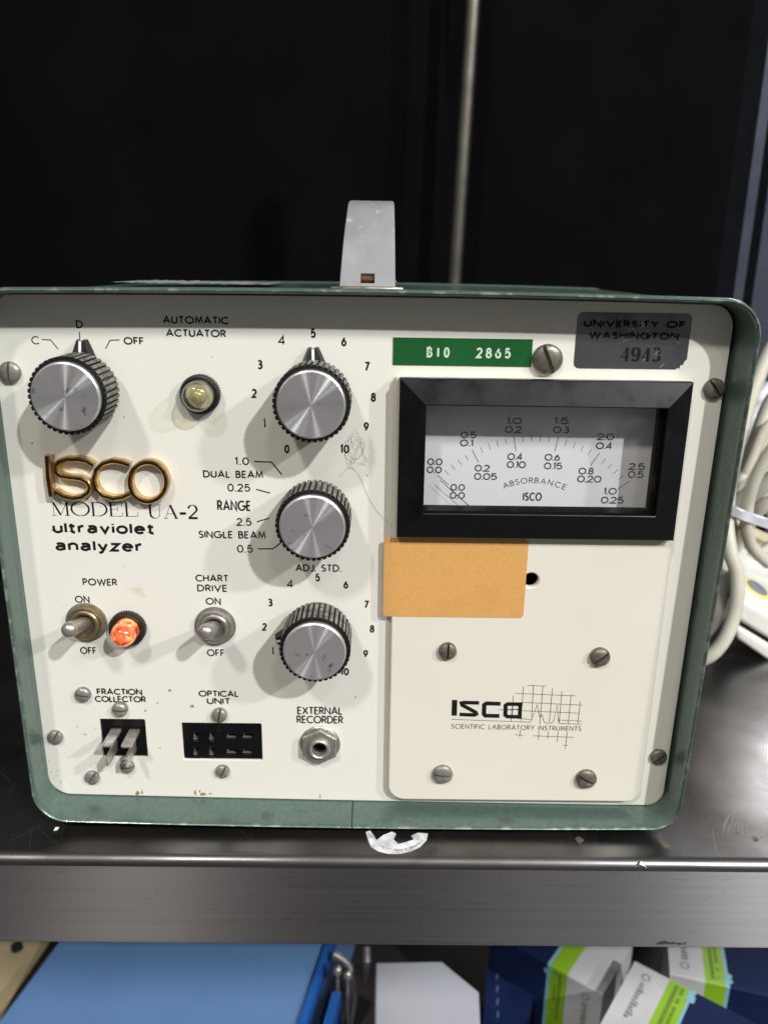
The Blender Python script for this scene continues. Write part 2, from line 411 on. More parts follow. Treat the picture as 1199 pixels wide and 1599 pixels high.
bplast = mat('black_plastic', (10, 10, 13), .36, spec=.3, var=(14, 14, 17), vscale=90, vamt=.4, bump=.05, bscale=900, rvar=.1,
             extra=spots((70, 70, 76), 240, .73, .80, 5.0))
kblack = mat('knob_black', (15, 14, 14), .45)
kdust = mat('knob_dusty_ridge', (146, 142, 134), .65, var=(78, 75, 70), vscale=240, vamt=.35, extra=multi(spots((22, 21, 20), 420, .62, .66, 2.0), randloc))
white = mat('white_paint_line', (225, 224, 220), .5)
steel = mat('nickel', (196, 191, 184), .34, metal=.75, var=(160, 154, 145), vscale=300, vamt=.4, rvar=.12, bump=.08, bscale=1500)
screwm = mat('dull_screw_metal', (168, 165, 158), .42, metal=.55, var=(132, 128, 120), vscale=420, vamt=.35, rvar=.12, bump=.2, bscale=1800)
darkscrew = mat('dark_screw_metal', (138, 132, 122), .42, metal=.55, var=(98, 92, 82), vscale=420, vamt=.35, rvar=.12, bump=.2, bscale=1800)
brassy = mat('worn_brass', (176, 156, 118), .35, metal=.8, var=(140, 130, 108), vscale=260, vamt=.35, rvar=.1)
goldf = mat('gold_face', (112, 84, 44), .36, metal=.95, var=(78, 56, 28), vscale=500, vamt=.3, bump=.3, bscale=1500)  # textured faces; the dark room they reflect is put into this darker gold
golds = mat('gold_side', (214, 184, 134), .26, metal=.88, var=(186, 152, 100), vscale=200, vamt=.4, bump=.05)  # polished sides and bevels; the light they catch is put into this paler gold
def aniso(M, n, b, mp):
    t = n.nodes.new('ShaderNodeTangent'); t.direction_type = 'RADIAL'; t.axis = 'Z'
    n.links.new(t.outputs[0], b.inputs['Tangent']); b.inputs['Anisotropic'].default_value = 1; b.inputs['Anisotropic Rotation'].default_value = .25
    # turned grooves: fine rings in roughness and colour
    g = n.nodes.new('ShaderNodeNewGeometry'); tc_ = n.nodes.new('ShaderNodeTexCoord')
    ln = n.nodes.new('ShaderNodeVectorMath'); ln.operation = 'LENGTH'; n.links.new(tc_.outputs['Object'], ln.inputs[0])
    no = n.nodes.new('ShaderNodeTexNoise'); no.noise_dimensions = '1D'; no.inputs['Scale'].default_value = 5200; no.inputs['Detail'].default_value = 3
    n.links.new(ln.outputs['Value'], no.inputs['W'])
    r = n.nodes.new('ShaderNodeMapRange'); r.inputs['To Min'].default_value = .21; r.inputs['To Max'].default_value = .27
    n.links.new(no.outputs[0], r.inputs['Value']); n.links.new(r.outputs[0], b.inputs['Roughness'])
alu = mat('turned_aluminium', (236, 233, 235), .27, metal=.86, spec=.3, extra=multi(aniso, spots((150, 146, 146), 240, .62, .72, 4.0), randloc))
alue = mat('aluminium_edge', (224, 222, 222), .35, metal=.8)
sil = mat('silver_foil_label', (146, 146, 154), .28, metal=.8, var=(90, 88, 92), vscale=60, vamt=.6, rvar=.1, bump=.1, bscale=400,
          extra=multi(spots((176, 124, 98), 38, .62, .76, 1.0), spots((196, 196, 200), 150, .66, .74, 2.0)))
dymo = mat('green_tape', (24, 84, 40), .28, var=(30, 92, 46), vscale=50, vamt=.5, bump=.08, bscale=700)
dymol = mat('tape_letter_white', (214, 226, 212), .5, var=(186, 208, 186), vscale=1500)
orange = mat('orange_paper', (220, 170, 102), .7, var=(206, 150, 80), vscale=1100, vamt=.7, bump=.15, bscale=1600, extra=multi(spots((202, 146, 80), 30, .55, .8, 2.0), spots((228, 186, 128), 500, .66, .72, 3.0)))
rust = mat('rusty_steel', (120, 78, 50), .7, metal=.4, var=(70, 48, 36), vscale=900, vamt=.4, bump=.3)
vinyl = mat('grey_vinyl', (158, 159, 161), .36, var=(136, 136, 139), vscale=55, vamt=.4, bump=.1, bscale=300, stretch=(1, .3, 1),
            extra=multi(spots((112, 106, 102), 90, .62, .72, 2.0), spots((182, 182, 184), 120, .62, .7, 5.0)))
dialw = mat('meter_dial_paint', (232, 231, 232), .55, var=(226, 225, 226), vscale=40, vamt=.5)
def glassmat(name, tint=(1, 1, 1), refl=.8, rough=.03, dusty=.02, base=.03):
    M = bpy.data.materials.new(name); M.use_nodes = True; n = M.node_tree; n.nodes.clear()
    o = n.nodes.new('ShaderNodeOutputMaterial'); mx = n.nodes.new('ShaderNodeMixShader'); tr = n.nodes.new('ShaderNodeBsdfTransparent'); gl = n.nodes.new('ShaderNodeBsdfGlossy')
    lw_ = n.nodes.new('ShaderNodeLayerWeight'); pw = n.nodes.new('ShaderNodeMath'); pw.operation = 'POWER'; pw.inputs[1].default_value = 4
    fr2 = n.nodes.new('ShaderNodeMath'); fr2.operation = 'MULTIPLY_ADD'; fr2.inputs[1].default_value = refl; fr2.inputs[2].default_value = base
    n.links.new(lw_.outputs['Facing'], pw.inputs[0]); n.links.new(pw.outputs[0], fr2.inputs[0])
    tr.inputs['Color'].default_value = (*tint, 1); gl.inputs['Roughness'].default_value = rough
    n.links.new(fr2.outputs[0], mx.inputs[0]); n.links.new(tr.outputs[0], mx.inputs[1]); n.links.new(gl.outputs[0], mx.inputs[2])
    d = n.nodes.new('ShaderNodeBsdfDiffuse'); d.inputs['Color'].default_value = (.8, .8, .8, 1)
    m2 = n.nodes.new('ShaderNodeMixShader'); no = n.nodes.new('ShaderNodeTexNoise'); no.inputs['Scale'].default_value = 90
    r = n.nodes.new('ShaderNodeMapRange'); r.inputs['From Min'].default_value = .5; r.inputs['From Max'].default_value = .9; r.inputs['To Max'].default_value = dusty * 4; r.inputs['To Min'].default_value = dusty * .5
    t = n.nodes.new('ShaderNodeTexCoord'); n.links.new(t.outputs['Object'], no.inputs['Vector'])
    n.links.new(no.outputs[0], r.inputs['Value']); n.links.new(r.outputs[0], m2.inputs[0]); n.links.new(mx.outputs[0], m2.inputs[1]); n.links.new(d.outputs[0], m2.inputs[2])
    n.links.new(m2.outputs[0], o.inputs[0]); return M
glass = glassmat('meter_glass', refl=.9, rough=.02, dusty=.01, base=.045)
clear_lens = glassmat('clear_yellowish_lens', (.95, .93, .76), .9, .05, .08, .12)
def jewel(name, rgb, rough, emit=None, es=0, trans=.85):
    M = mat(name, rgb, rough, bump=.0); b = M.node_tree.nodes['Principled BSDF']
    b.inputs['Transmission Weight'].default_value = trans; b.inputs['IOR'].default_value = 1.45
    if emit:
        b.inputs['Emission Color'].default_value = (*lin(emit), 1); b.inputs['Emission Strength'].default_value = es
    return M

# ---------------------------------------------------------------- setting: shelf rack, curtain, floor
def brushdir(v, amt=.85):
    def f(M, n, b, mp):
        c = n.nodes.new('ShaderNodeCombineXYZ')
        for k in range(3): c.inputs[k].default_value = v[k]
        n.links.new(c.outputs[0], b.inputs['Tangent']); b.inputs['Anisotropic'].default_value = amt
    return f
sheet = mat('scuffed_stainless_top', (138, 137, 138), .33, metal=1, var=(96, 91, 89), vscale=16, vamt=.35, rvar=.1, bump=.2, bscale=45,
            extra=multi(brushdir((0, 1, 0), .3), spots((70, 64, 60), 26, .64, .74, 3.3), spots((190, 188, 186), 210, .72, .76, 6.0)))
brushed = mat('brushed_stainless_lip', (154, 152, 154), .37, metal=1, var=(124, 122, 124), vscale=300, vamt=.7, stretch=(.03, 1, 1.6), rvar=.015,
              extra=multi(brushdir((0, 0, 1), 1), spots((84, 76, 70), 110, .72, .78, 8.0)))
cloth = mat('black_cloth', (12, 11, 13), .95, spec=.06, var=(6, 5, 7), vscale=6, vamt=.6, bump=.3, bscale=1500)
floorm = mat('dark_concrete', (92, 86, 82), .5, var=(62, 58, 55), vscale=6, vamt=.6)

SZ = -154.2          # shelf surface
SF = -32.0           # shelf front
SB = 300.0           # shelf back
rack = thing('steel_shelving', 'scuffed stainless steel shelf with a brushed front lip under the analyzer', 'shelf', (0, 130, -1100))
def rk(name, mb, mt, smooth=35, label=None): return link(name, mb.mesh(name, mt, smooth, (0, 130, -1100)), rack, label=label)
b = MB()
# sheet with a rounded front fold, drawn as a profile in (y, z) and extruded along x
prof = [(SB, SZ)] + [(SF + 4.6 - 4.6 * math.sin(a), SZ - 4.6 + 4.6 * math.cos(a)) for a in [k * PI / 2 / 8 for k in range(9)]]
NX = 60
vs = [(-620 + 1240 * i / NX, y, z) for i in range(NX + 1) for y, z in prof]; n_ = len(prof)
b.add(vs, [(i * n_ + j, (i + 1) * n_ + j, (i + 1) * n_ + j + 1, i * n_ + j + 1) for i in range(NX) for j in range(n_ - 1)])
b.box(-620, 620, SF + 6, SB, SZ - 3, SZ - 1.2)
rk('shelf_sheet', b, sheet)
b = MB()
b.add([(-620, SF, SZ - 4.7), (620, SF, SZ - 4.7), (620, SF, -201.3), (-620, SF, -201.3)], [(0, 3, 2, 1)])
pr = [(SF + 2 - 2 * math.cos(a), -201.3 - 2 * math.sin(a)) for a in [k * PI / 2 / 5 for k in range(6)]] + [(SF + 14, -203.3), (SF + 14, -201.8), (SF + 3, -201.8), (SF + 1.4, -200), (SF + 1.4, SZ - 4.8)]
vs = [(x, y, z) for x in (-620, 620) for y, z in pr]; n_ = len(pr)
b.add(vs, [(j, j + 1, n_ + j + 1, n_ + j) for j in range(n_ - 1)])
rk('front_lip', b, brushed)
b = MB(); rnd = random.Random(12)
for k in range(60):
    x = rnd.uniform(-170, 175); z = rnd.uniform(-199, -159); a = rnd.choice([rnd.gauss(0, .12), rnd.gauss(1.9, .5)]); l = rnd.uniform(1.5, 12) * (.5 if abs(a) > .6 else 1)
    P = [(x + l * q / 3 * math.cos(a), z + l * q / 3 * math.sin(a) + rnd.uniform(-.15, .15)) for q in range(4)]
    if max(p[1] for p in P) > -158.5 or min(p[1] for p in P) < -200.5: continue
    L_, R_ = offs(P, [.02, rnd.uniform(.06, .2), .12, .02], False); Y_ = SF - .02 - .0005 * k
    b.add([(x_, Y_, z_) for x_, z_ in L_ + R_], [(i, i + 4, i + 5, i + 1) for i in range(3)])
g_ = MB(); 
for k in range(12):
    cx, cz, q = 138.5 + rnd.uniform(-6, 6), -200.2 + rnd.uniform(-.2, 1.6) * rnd.random(), rnd.uniform(.4, 1.5)
    pts_ = [(cx + q * 1.6 * rnd.uniform(.5, 1.2) * math.cos(a), max(cz + q * .7 * rnd.uniform(.5, 1.2) * math.sin(a), -201.2)) for a in [j * 2 * PI / 9 for j in range(9)]]
    g_.add([(x_, SF - .03 - .002 * k, z_) for x_, z_ in pts_], [list(range(9))])
rk('rust_stain', g_, mat('dark_rust_stain', (70, 62, 48), .8, var=(48, 44, 38), vscale=600), 0)['kind'] = 'stuff'
rk('lip_scratches', b, mat('dark_scratch', (66, 60, 57), .5, metal=.6), 0)['kind'] = 'stuff'
b = MB(); b.box(-620, 620, -150, 430, -566, -560)
rk('lower_shelf', b, mat('dark_lower_shelf', (70, 66, 64), .5, metal=.6, var=(50, 46, 44), vscale=20))
postm = mat('grey_painted_post', (84, 89, 102), .35, metal=.5, var=(68, 73, 86), vscale=40)
for x in (-640, 640):
    b = MB(); b.box(x - 15, x + 15, 300, 330, -1100, 500); rk('post', b, postm)
    b = MB(); b.box(x - 15, x + 15, -60, -30, -1100, -158); rk('post', b, postm)
rk('back_rail', MB().box(-620, 620, SB + .6, SB + 14, SZ - 30, SZ - .6), brushed)

# upright channel at the right, behind the cables
ch = thing('metal_upright', 'grey metal upright channel with a dark slot at the right edge behind the cables', 'post', (330, 400, -1100))
x0 = U(1144, 470, -400)[0]; x1 = U(1159, 470, -400)[0]; x2 = U(1174, 470, -400)[0]; x3 = x2 + 26
def chp(name, a, c, y0, y1, mt): link(name, MB().box(a, c, y0, y1, -1100, 900).mesh(name, mt, 35, (330, 400, -1100)), ch)
chp('flange', x0, x1, 400, 440, postm); chp('slot', x1, x2, 414, 440, dark); chp('flange', x2, x3, 400, 440, postm)

# curtain: two cloth panels with a pole in the gap
def curtain(name, xa, xb, Y, label, seed, zb=-1100, zt=1500):
    rnd = random.Random(seed); b = MB(); nx, nz = 160, 40; ph = [rnd.uniform(0, 6.28) for _ in range(8)]
    vs = []
    for j in range(nz + 1):
        z = zb + (zt - zb) * j / nz
        for i in range(nx + 1):
            x = xa + (xb - xa) * i / nx; t = x / 1000
            y = Y + 24 * math.sin(t * 6.3 + ph[0] + .5 * math.sin(z / 500 + ph[1])) + 5 * math.sin(t * 17 + ph[2] + z / 420 + math.sin(t * 3)) + 10 * math.sin(t * 9 + z / 380 + ph[3]) + 1.5 * math.sin(t * 39 + ph[4] - z / 300)
            vs.append((x, y, z))
    b.add(vs, [(j * (nx + 1) + i, j * (nx + 1) + i + 1, (j + 1) * (nx + 1) + i + 1, (j + 1) * (nx + 1) + i) for j in range(nz) for i in range(nx)])
    o = solo(name, b, cloth, label, 'curtain', 80)
    return o
curtain('curtain', -1900, 150, 1400, 'black cloth curtain hanging behind the analyzer, left of the pole', 3)
curtain('curtain', 120, 900, 1425, 'black cloth curtain hanging behind the analyzer, right of the pole', 5)
pc = U(732, 100, -1300); pb = U(709, 445, -1300); pxm = (pc[0] + pb[0]) / 2
b = MB()
b.tube([(pc[0] + (pb[0] - pc[0]) * (pc[1] - z) / (pc[1] - pb[1]), 1300, z) for z in (-1090, 0, 700, 1500)], 12, 20)
pole = thing('curtain_pole', 'thin upright metal pole standing between the two black curtains', 'pole', (pb[0] - 18, 1300, -1100))
link('tube', b.mesh('tube', mat('satin_pole_metal', (140, 136, 128), .38, metal=.9, var=(110, 106, 98), vscale=30), 60, (pb[0] - 18, 1300, -1100)), pole)
link('base_plate', MB().box(-160, 160, -160, 160, 0, 8).mesh('base_plate', postm), pole)
fl = MB().box(-6000, 6000, -7000, 3000, -1110, -1100)
o = solo('floor', fl, floorm, None, None, kind='structure')

# ---------------------------------------------------------------- the analyzer
BZ = -151.0
AN = thing('laboratory_analyzer', 'green metal cased ultraviolet analyzer with cream control panel standing on the steel shelf', 'lab instrument', (0, 60, BZ))
RX = (PI / 2, 0, 0)
def pp(name, me, x=0, y=0, label=None, z=0):
    """a part in the panel frame: local x right, y up, z out of the panel; origin at (x, y, z)"""
    return link(name, me, AN, (x, -60 - z, y - BZ), RX, label)
def sub(name, me, parent, label=None, loc=(0, 0, 0)): return link(name, me, parent, loc, (0, 0, 0), label)

def sub_pieces(name, t, mt_, parent, label=None):
    for i, q in enumerate(t.pieces()):
        sub(name, q.mesh(name, mt_, 0), parent, label)
def outline(P, R_, bt, bb):
    # P, R_: corners BL, BR, TR, TL and their radii; bt, bb: how far the sheet bows at top and bottom
    out = []
    for i in range(4):
        p = Vector(P[i]); a = Vector(P[i - 1]) - p; c = Vector(P[(i + 1) % 4]) - p; r = R_[i]
        u, v = a.normalized(), c.normalized(); ang = u.angle(v); t = r / math.tan(ang / 2)
        cen = p + (u + v).normalized() * r / math.sin(ang / 2)
        s0, s1 = p + u * t - cen, p + v * t - cen
        a0 = math.atan2(s0.y, s0.x); a1 = math.atan2(s1.y, s1.x)
        while a1 < a0: a1 += 2 * PI
        for k in range(13):
            q = a0 + (a1 - a0) * k / 12; out.append((cen.x + r * math.cos(q), cen.y + r * math.sin(q)))
        nx_ = Vector(P[(i + 1) % 4]); nr = R_[(i + 1) % 4]
        e0 = Vector(out[-1]); e1 = nx_ + (p - nx_).normalized() * nr
        for k in range(1, 14): q = e0.lerp(e1, k / 14); out.append((q.x, q.y))
    f = []
    for x, y in out:
        bow = max(0, 1 - ((x + 8) / 150) ** 2)
        f.append((x, y + (bt * bow if y > 60 else -bb * bow if y < -120 else 0)))
    return f
OUT = outline([(-162.2, -148.7), (141.2, -149.9), (145.7, 93.3), (-162.4, 93.3)], [16, 13, 15, 15], 1.6, 1.6)
INN = outline([(-160.6, -144.6), (139.2, -147.9), (141.6, 90.6), (-161.2, 90.6)], [11, 8.5, 9.5, 9.5], 1.2, .6)
def ins_(loop, d): return offs(loop, 2 * d, True)[0]
b = MB(); seq = [(ins_(OUT, 2.2), -190), (ins_(OUT, 2.2), -40), (ins_(OUT, 2.0), 2), (ins_(OUT, 1.3), 8), (ins_(OUT, .25), 10.5), (OUT, 12.5), (ins_(OUT, .1), 14.4), (ins_(OUT, .55), 15.6), (ins_(OUT, 1.2), 16.1), (ins_(OUT, 1.85), 15.6), (ins_(OUT, 2.1), 14.4), (ins_(OUT, 2.2), 12.6), (INN, 0), (INN, -4), (ins_(INN, 6), -4.2)]
NL = len(OUT); vs = [(x, y, z) for lp_, z in seq for x, y in lp_]
b.add(vs, [(j * NL + i, j * NL + (i + 1) % NL, (j + 1) * NL + (i + 1) % NL, (j + 1) * NL + i) for j in range(len(seq) - 1) for i in range(NL)])
L_, _ = offs(OUT, 3.2, True); b.add([(x, y, -190) for x, y in L_], [list(range(len(L_)))[::-1]])
case = pp('case', b.mesh('case', green, 60))
# seam in the bottom of the rim
sx, sy = U(549, 1290, 16)
b = MB()
def yat(lp_): 
    c_ = [(x, y) for x, y in lp_ if y < -100]; c_.sort(); 
    for (x0_, y0_), (x1_, y1_) in zip(c_, c_[1:]):
        if x0_ <= sx <= x1_: return y0_ + (y1_ - y0_) * (sx - x0_) / (x1_ - x0_)
pr = [(yat(lp_), z) for lp_, z in seq[3:13]]; vs = []
for k, (y, z) in enumerate(pr):
    a = pr[max(k - 1, 0)]; c = pr[min(k + 1, len(pr) - 1)]; dx, dz = c[0] - a[0], c[1] - a[1]; l = math.hypot(dx, dz)
    for q in (-.25, .25): vs.append((sx + q + .06 * (k % 2), y - dz / l * .08, z + dx / l * .08))
b.add(vs, [(2 * k, 2 * k + 1, 2 * k + 3, 2 * k + 2) for k in range(len(pr) - 1)])
pp('rim_seam', b.mesh('rim_seam', dark))
# feet
for x in (-130, 110):
    for y in (0, 170):
        o = link('rubber_foot', MB().lathe([(9, -3.2), (9.5, 1.2)], 20).mesh('rubber_foot', dark), AN, (x, y - 60, 0))

# front panel with real openings
c2 = ins_(INN, .35)
c2 = [(x - (1.0 if x > 130 else 0), y) for x, y in c2]
p1 = [U(155, 1123), U(231, 1183)]; p2 = [U(283, 1129), U(410, 1188)]
R1 = (p1[0][0], p1[1][0], p1[1][1], p1[0][1]); R2 = (p2[0][0], p2[1][0], p2[1][1], p2[0][1])
JK = U(503, 1165, 0)
JK = (U(499, 1167, 3)[0], U(499, 1167, 3)[1])
panel = pp('front_panel', plate2d('front_panel', [c2, rrect(*R1, .6, 2), rrect(*R2, .6, 2), circ(*JK, 4.0), circ(*U(829, 906.5, 4), 5), rrect(11.5, 117.5, -.5, 54.5, .5, 2)], -2, 0, cream, .25))
back = MB().box(-154, 136, -145, 88, -40, -38)
pp('chassis', back.mesh('chassis', dark))

# lettering on the panel
t = MB()
for s, a, c, y, h in (("AUTOMATIC", 254, 357, 499.5, 13), ("ACTUATOR", 259, 353, 520, 13), ("OFF", 193, 225, 532, 13),
        ("DUAL BEAM", 317, 411, 740.5, 12.5), ("SINGLE BEAM", 310, 415, 835, 12.5), ("ADJ. STD.", 461, 533, 887, 12.5),
        ("POWER", 129, 183, 909, 12), ("ON", 117, 140, 936, 12), ("OFF", 125, 151, 1016, 12), ("CHART", 305, 357, 903, 12), ("DRIVE", 308, 355, 918.5, 12),
        ("ON", 321, 345, 939, 12), ("OFF", 323, 351, 1019.5, 12)):
    text(t, s, a, c, y, h - .8, weight=.62, gap=.28)
for s, a, c, y, h in (("FRACTION", 151, 222, 1080.5, 10.2), ("COLLECTOR", 148, 228, 1092, 10.2), ("OPTICAL", 310, 373, 1083.5, 10.2), ("UNIT", 323, 360, 1095, 10.2),
        ("EXTERNAL", 464, 535, 1110, 12.5), ("RECORDER", 463, 536, 1124, 12.5)):
    text(t, s, a, c, y, h - .3, weight=.68, gap=.24)
text(t, "C", 49, 61, 531, 13, weight=.45); text(t, "D", 118.5, 129.5, 506, 13, weight=.6)
text(t, "1.0", 366, 389, 720, 12.5, weight=.6, gap=.3); text(t, "0.25", 355, 391, 761.5, 12.5, weight=.6, gap=.26); text(t, "2.5", 369, 393, 815, 12.5, weight=.6, gap=.26); text(t, "0.5", 370, 395, 857, 12.5, weight=.6, gap=.26)
text(t, "RANGE", 339, 392, 789.5, 16.5, weight=.75, gap=.3)
for pl in ([(65, 530), (79, 530.5), (91, 545)], [(124, 518), (125, 532)], [(165, 544), (172, 531), (187, 530.5)]): line(t, pl, .4)
for pl in ([(397, 720.5), (424, 721.5), (440, 741)], [(400, 764), (422, 770)], [(401, 815), (420, 809)], [(402, 857), (426, 857), (443, 844)]): line(t, pl, .55)
up = {0: (448, 701), 1: (413, 661), 2: (397, 614), 3: (406, 569), 4: (440, 531), 5: (489, 520), 6: (537, 533), 7: (573, 572), 8: (583, 620), 9: (572, 666), 10: (538, 701)}
lo = {1: (426, 1017), 2: (413, 979), 3: (422, 941), 4: (453, 912), 5: (496, 902), 6: (540, 913), 7: (572, 944), 8: (581, 982), 9: (571, 1021), 10: (538, 1049)}
for D, k in ((up, 1), (lo, .93)):
    for i, (x, y) in D.items():
        w = (8.2 if i != 10 else 15) * k
        if i == 1: w = 4 * k
        c = U(x, y); text(t, str(i), 0, 0, 0, 0, weight=.58 if i == 4 else .78, gap=.34, org=(c, (3.0 if i == 4 else w / 3.62 / k * .97), 3.9))
sub_pieces('lettering', t, ink, panel)
t = MB()
text(t, "MODEL", 80, 216, 795, 22, weight=.22, bold=.85, gap=.1, ser=True)
text(t, "UA-2", 231, 309, 799, 22, weight=.22, bold=.95, gap=.12, ser=True)
sub_pieces('lettering', t, ink, panel, 'black serif lettering')
t = MB()
text(t, "ultraviolet", 82, 241, 825, 17.5, weight=1.18, gap=.32)
text(t, "analyzer", 86, 223, 852.5, 17.5, weight=1.18, gap=.32)
sub_pieces('lettering', t, ink, panel, 'bold wide lower case lettering')

# hairs stuck to the panel
b = MB(); rnd = random.Random(11)
hp = [(556, 686), (549, 700), (536, 722), (528, 742)]
def hair(pts, r=.045):
    q = []
    for i in range(len(pts) - 1):
        for k in range(6):
            u = k / 6; p0 = pts[max(i - 1, 0)]; p1_ = pts[i]; p2_ = pts[i + 1]; p3 = pts[min(i + 2, len(pts) - 1)]
            cr_ = lambda j: .5 * ((2 * p1_[j]) + (-p0[j] + p2_[j]) * u + (2 * p0[j] - 5 * p1_[j] + 4 * p2_[j] - p3[j]) * u * u + (-p0[j] + 3 * p1_[j] - 3 * p2_[j] + p3[j]) * u ** 3)
            q.append((cr_(0), cr_(1)))
    q.append(pts[-1]); b.tube([(*U(x, y), .18 + .12 * math.sin(i * .4)) for i, (x, y) in enumerate(q)], r, 4)
for k in range(7):
    cx, cy = 553 + rnd.uniform(-9, 9), 702 + rnd.uniform(-12, 12); pts = []
    a = rnd.uniform(0, 6.28)
    for j in range(11):
        a += rnd.uniform(.3, 1.1); pts.append((cx + math.cos(a) * rnd.uniform(5, 17), cy + math.sin(a) * rnd.uniform(8, 26)))
    hair(pts, .028)
hair([(530, 745), (545, 730), (560, 742), (575, 775), (590, 800), (604, 815), (613, 822)], .05)
sub('hair', b.mesh('hair', mat('hair', (120, 104, 88), .6)), panel)

# flecks of dirt and rust on the paint
rnd = random.Random(31); gm = MB()
spots_ = [(265, 1078, .9), (300, 1103, 1.0), (246, 1098, .5), (227, 1110, .6), (215, 1239, 1.3), (222, 1238, .9), (305, 1238, 1.2), (318, 1241, 1.4), (328, 1240, .8), (312, 1236, .7), (133, 1147, .6), (120, 1135, .4), (250, 1168, .5), (500, 1244, .8), (620, 1243, .7), (194, 651, .5), (50, 692, .5), (331, 557, .3), (573, 742, .4), (555, 1089, .5), (565, 702, .5), (74, 1200, .5), (80, 1206, .4), (95, 1222, .4), (88, 1212, .3), (62, 1150, .4)]
for k in range(90): spots_.append((rnd.uniform(60, 600), rnd.uniform(540, 1240), rnd.uniform(.08, .22)))
for k in range(40): spots_.append((rnd.uniform(75, 170), rnd.uniform(1130, 1235), rnd.uniform(.08, .3)))
for k, (x, y, r_) in enumerate(spots_):
    cx, cy = U(x, y); n = 7; e = rnd.uniform(.5, 1.4)
    gm.poly([(cx + r_ * e * rnd.uniform(.5, 1.2) * math.cos(2 * PI * q / n), cy + r_ / e * rnd.uniform(.5, 1.2) * math.sin(2 * PI * q / n)) for q in range(n)], .03 + .0003 * k)
o = sub('grime_flecks', gm.mesh('grime_flecks', mat('brown_grime', (176, 158, 122), .8, var=(120, 104, 78), vscale=700, vamt=.4), 0), panel); o['kind'] = 'stuff'

# ------------ cover plate on the right, with a hole
PH = 4.0
pl0 = U(611, 960, PH); pr0 = U(1053, 846, PH); pbz = U(800, 1251, PH)[1]; ptz = U(700, 521, PH)[1] + 11
PX0, PX1, PZ0, PZ1 = pl0[0], 125.2, pbz, 60.4
hole = U(829, 906.5, PH)
mh = U(664, 633, 8), U(1038, 805, 8)
MX0, MX1, MZ0, MZ1 = 12.5, 116.5, .5, 53.5
cover = pp('cover_plate', plate2d('cover_plate', [rrect(PX0, PX1, PZ0, PZ1, [8, 6.5, 1, 1], 10), circ(*hole, 3.4), rrect(MX0, MX1, MZ0, MZ1, .5, 2)], .4, PH, cream2, .7))
T = MB(); lw = .25
def L(*pts): line(T, pts, lw, PH, PH + .05)
# logo: blocky letters
def z5(x, y): return (690 + x / 5.0, 1060 + y / 5.0)   # measured on a 5x view of the photograph
def bigpoly(pts, hole_=None):
    T.mark()
    T.poly([U(*z5(x, y), PH) for x, y in pts][::-1], PH + .06)
bigpoly([(78, 165), (120, 166), (116, 290), (74, 289)])
def big(pts, w=27): T.mark(); T.ribbon([U(*z5(x, y), PH) for x, y in pts], w / 5 / 3.5, PH + .06 + .002 * (len(T.v) % 5))
big([(290, 189), (172, 186), (153, 190), (158, 206), (262, 262), (268, 276), (252, 284), (137, 279)], 33)
big([(458, 196), (346, 193), (330, 205), (327, 276), (340, 289), (449, 291)], 36)
big([(630, 199), (512, 198), (497, 208), (494, 283), (510, 296), (622, 298)], 34); big([(612, 186), (606, 314)], 32)
big([(552, 212), (545, 288)], 8); big([(510, 243), (600, 240)], 8)
text(T, "SCIENTIFIC LABORATORY INSTRUMENTS", *(z5(72, 0)[0], z5(1088, 0)[0]), 1136.2, 7.6, PH, weight=.3, gap=.32, z=PH + .05, ang=-.6)
L(z5(75, 318), z5(690, 340)); L(z5(690, 340), z5(700, 322), z5(742, 202), z5(762, 300), z5(780, 282), z5(798, 340), z5(815, 347), z5(855, 347), z5(872, 330), z5(900, 205), z5(908, 330), z5(914, 350)); L(z5(914, 350), z5(1092, 356))
for (x0_, y0_, x1_, y1_) in ((670, 52, 810, 58), (575, 115, 1040, 134), (628, 185, 1100, 207), (440, 243, 498, 243), (625, 250, 1076, 270), (618, 312, 700, 320), (905, 322, 1092, 332), (570, 438, 635, 443), (712, 446, 1030, 458), (945, 518, 985, 522),
        (556, 130, 552, 190), (541, 300, 539, 335), (636, 62, 616, 330), (714, 45, 700, 300), (788, 55, 764, 355), (862, 76, 838, 340), (936, 98, 915, 340), (1008, 124, 985, 356), (1080, 178, 1060, 352), (612, 402, 606, 458), (757, 408, 752, 475), (830, 412, 825, 470), (906, 415, 898, 496), (978, 418, 962, 550)):
    L(z5(x0_, y0_), z5(x1_, y1_))
sub_pieces('logo_print', T, ink, cover)

# orange paper label, lifting at its left edge
a_ = U(600, 840, PH); b_ = U(817, 963, PH); lx0, lx1, lz0, lz1 = a_[0], b_[0], U(710, 964, PH)[1], U(710, 841, PH)[1]
rr_ = rrect(lx0, lx1, lz0, lz1, 1.8, 4); b = MB()
us_ = [0, .003, .01, .02, .03] + [.04 + .92 * q / 16 for q in range(17)] + [.97, .98, .99, .997, 1]
nxl = len(us_) - 1; vs = []; fs = []
for i in range(nxl + 1):
    u = us_[i]; x = lx0 + (lx1 - lx0) * u; d = min(u, 1 - u) * (lx1 - lx0); cut = 1.8 - math.sqrt(max(0, 1.8 ** 2 - (1.8 - min(d, 1.8)) ** 2))
    zz = PH + .12 - (0.5 * max(0, (PX0 + 1.2 - x) / 5) ** 1.5 if x < PX0 + 1.2 else 0)
    vs += [(x, lz0 + cut, zz), (x, lz1 - cut, zz), (x, lz1 - cut, zz - .1), (x, lz0 + cut, zz - .1)]
    if i:
        for k in range(4): fs.append((4 * i - 4 + k, 4 * i + k, 4 * i + (k + 1) % 4, 4 * i - 4 + (k + 1) % 4))
fs += [(0, 3, 2, 1)[::-1], (4 * nxl, 4 * nxl + 1, 4 * nxl + 2, 4 * nxl + 3)]
b.add(vs, [f[::-1] for f in fs])
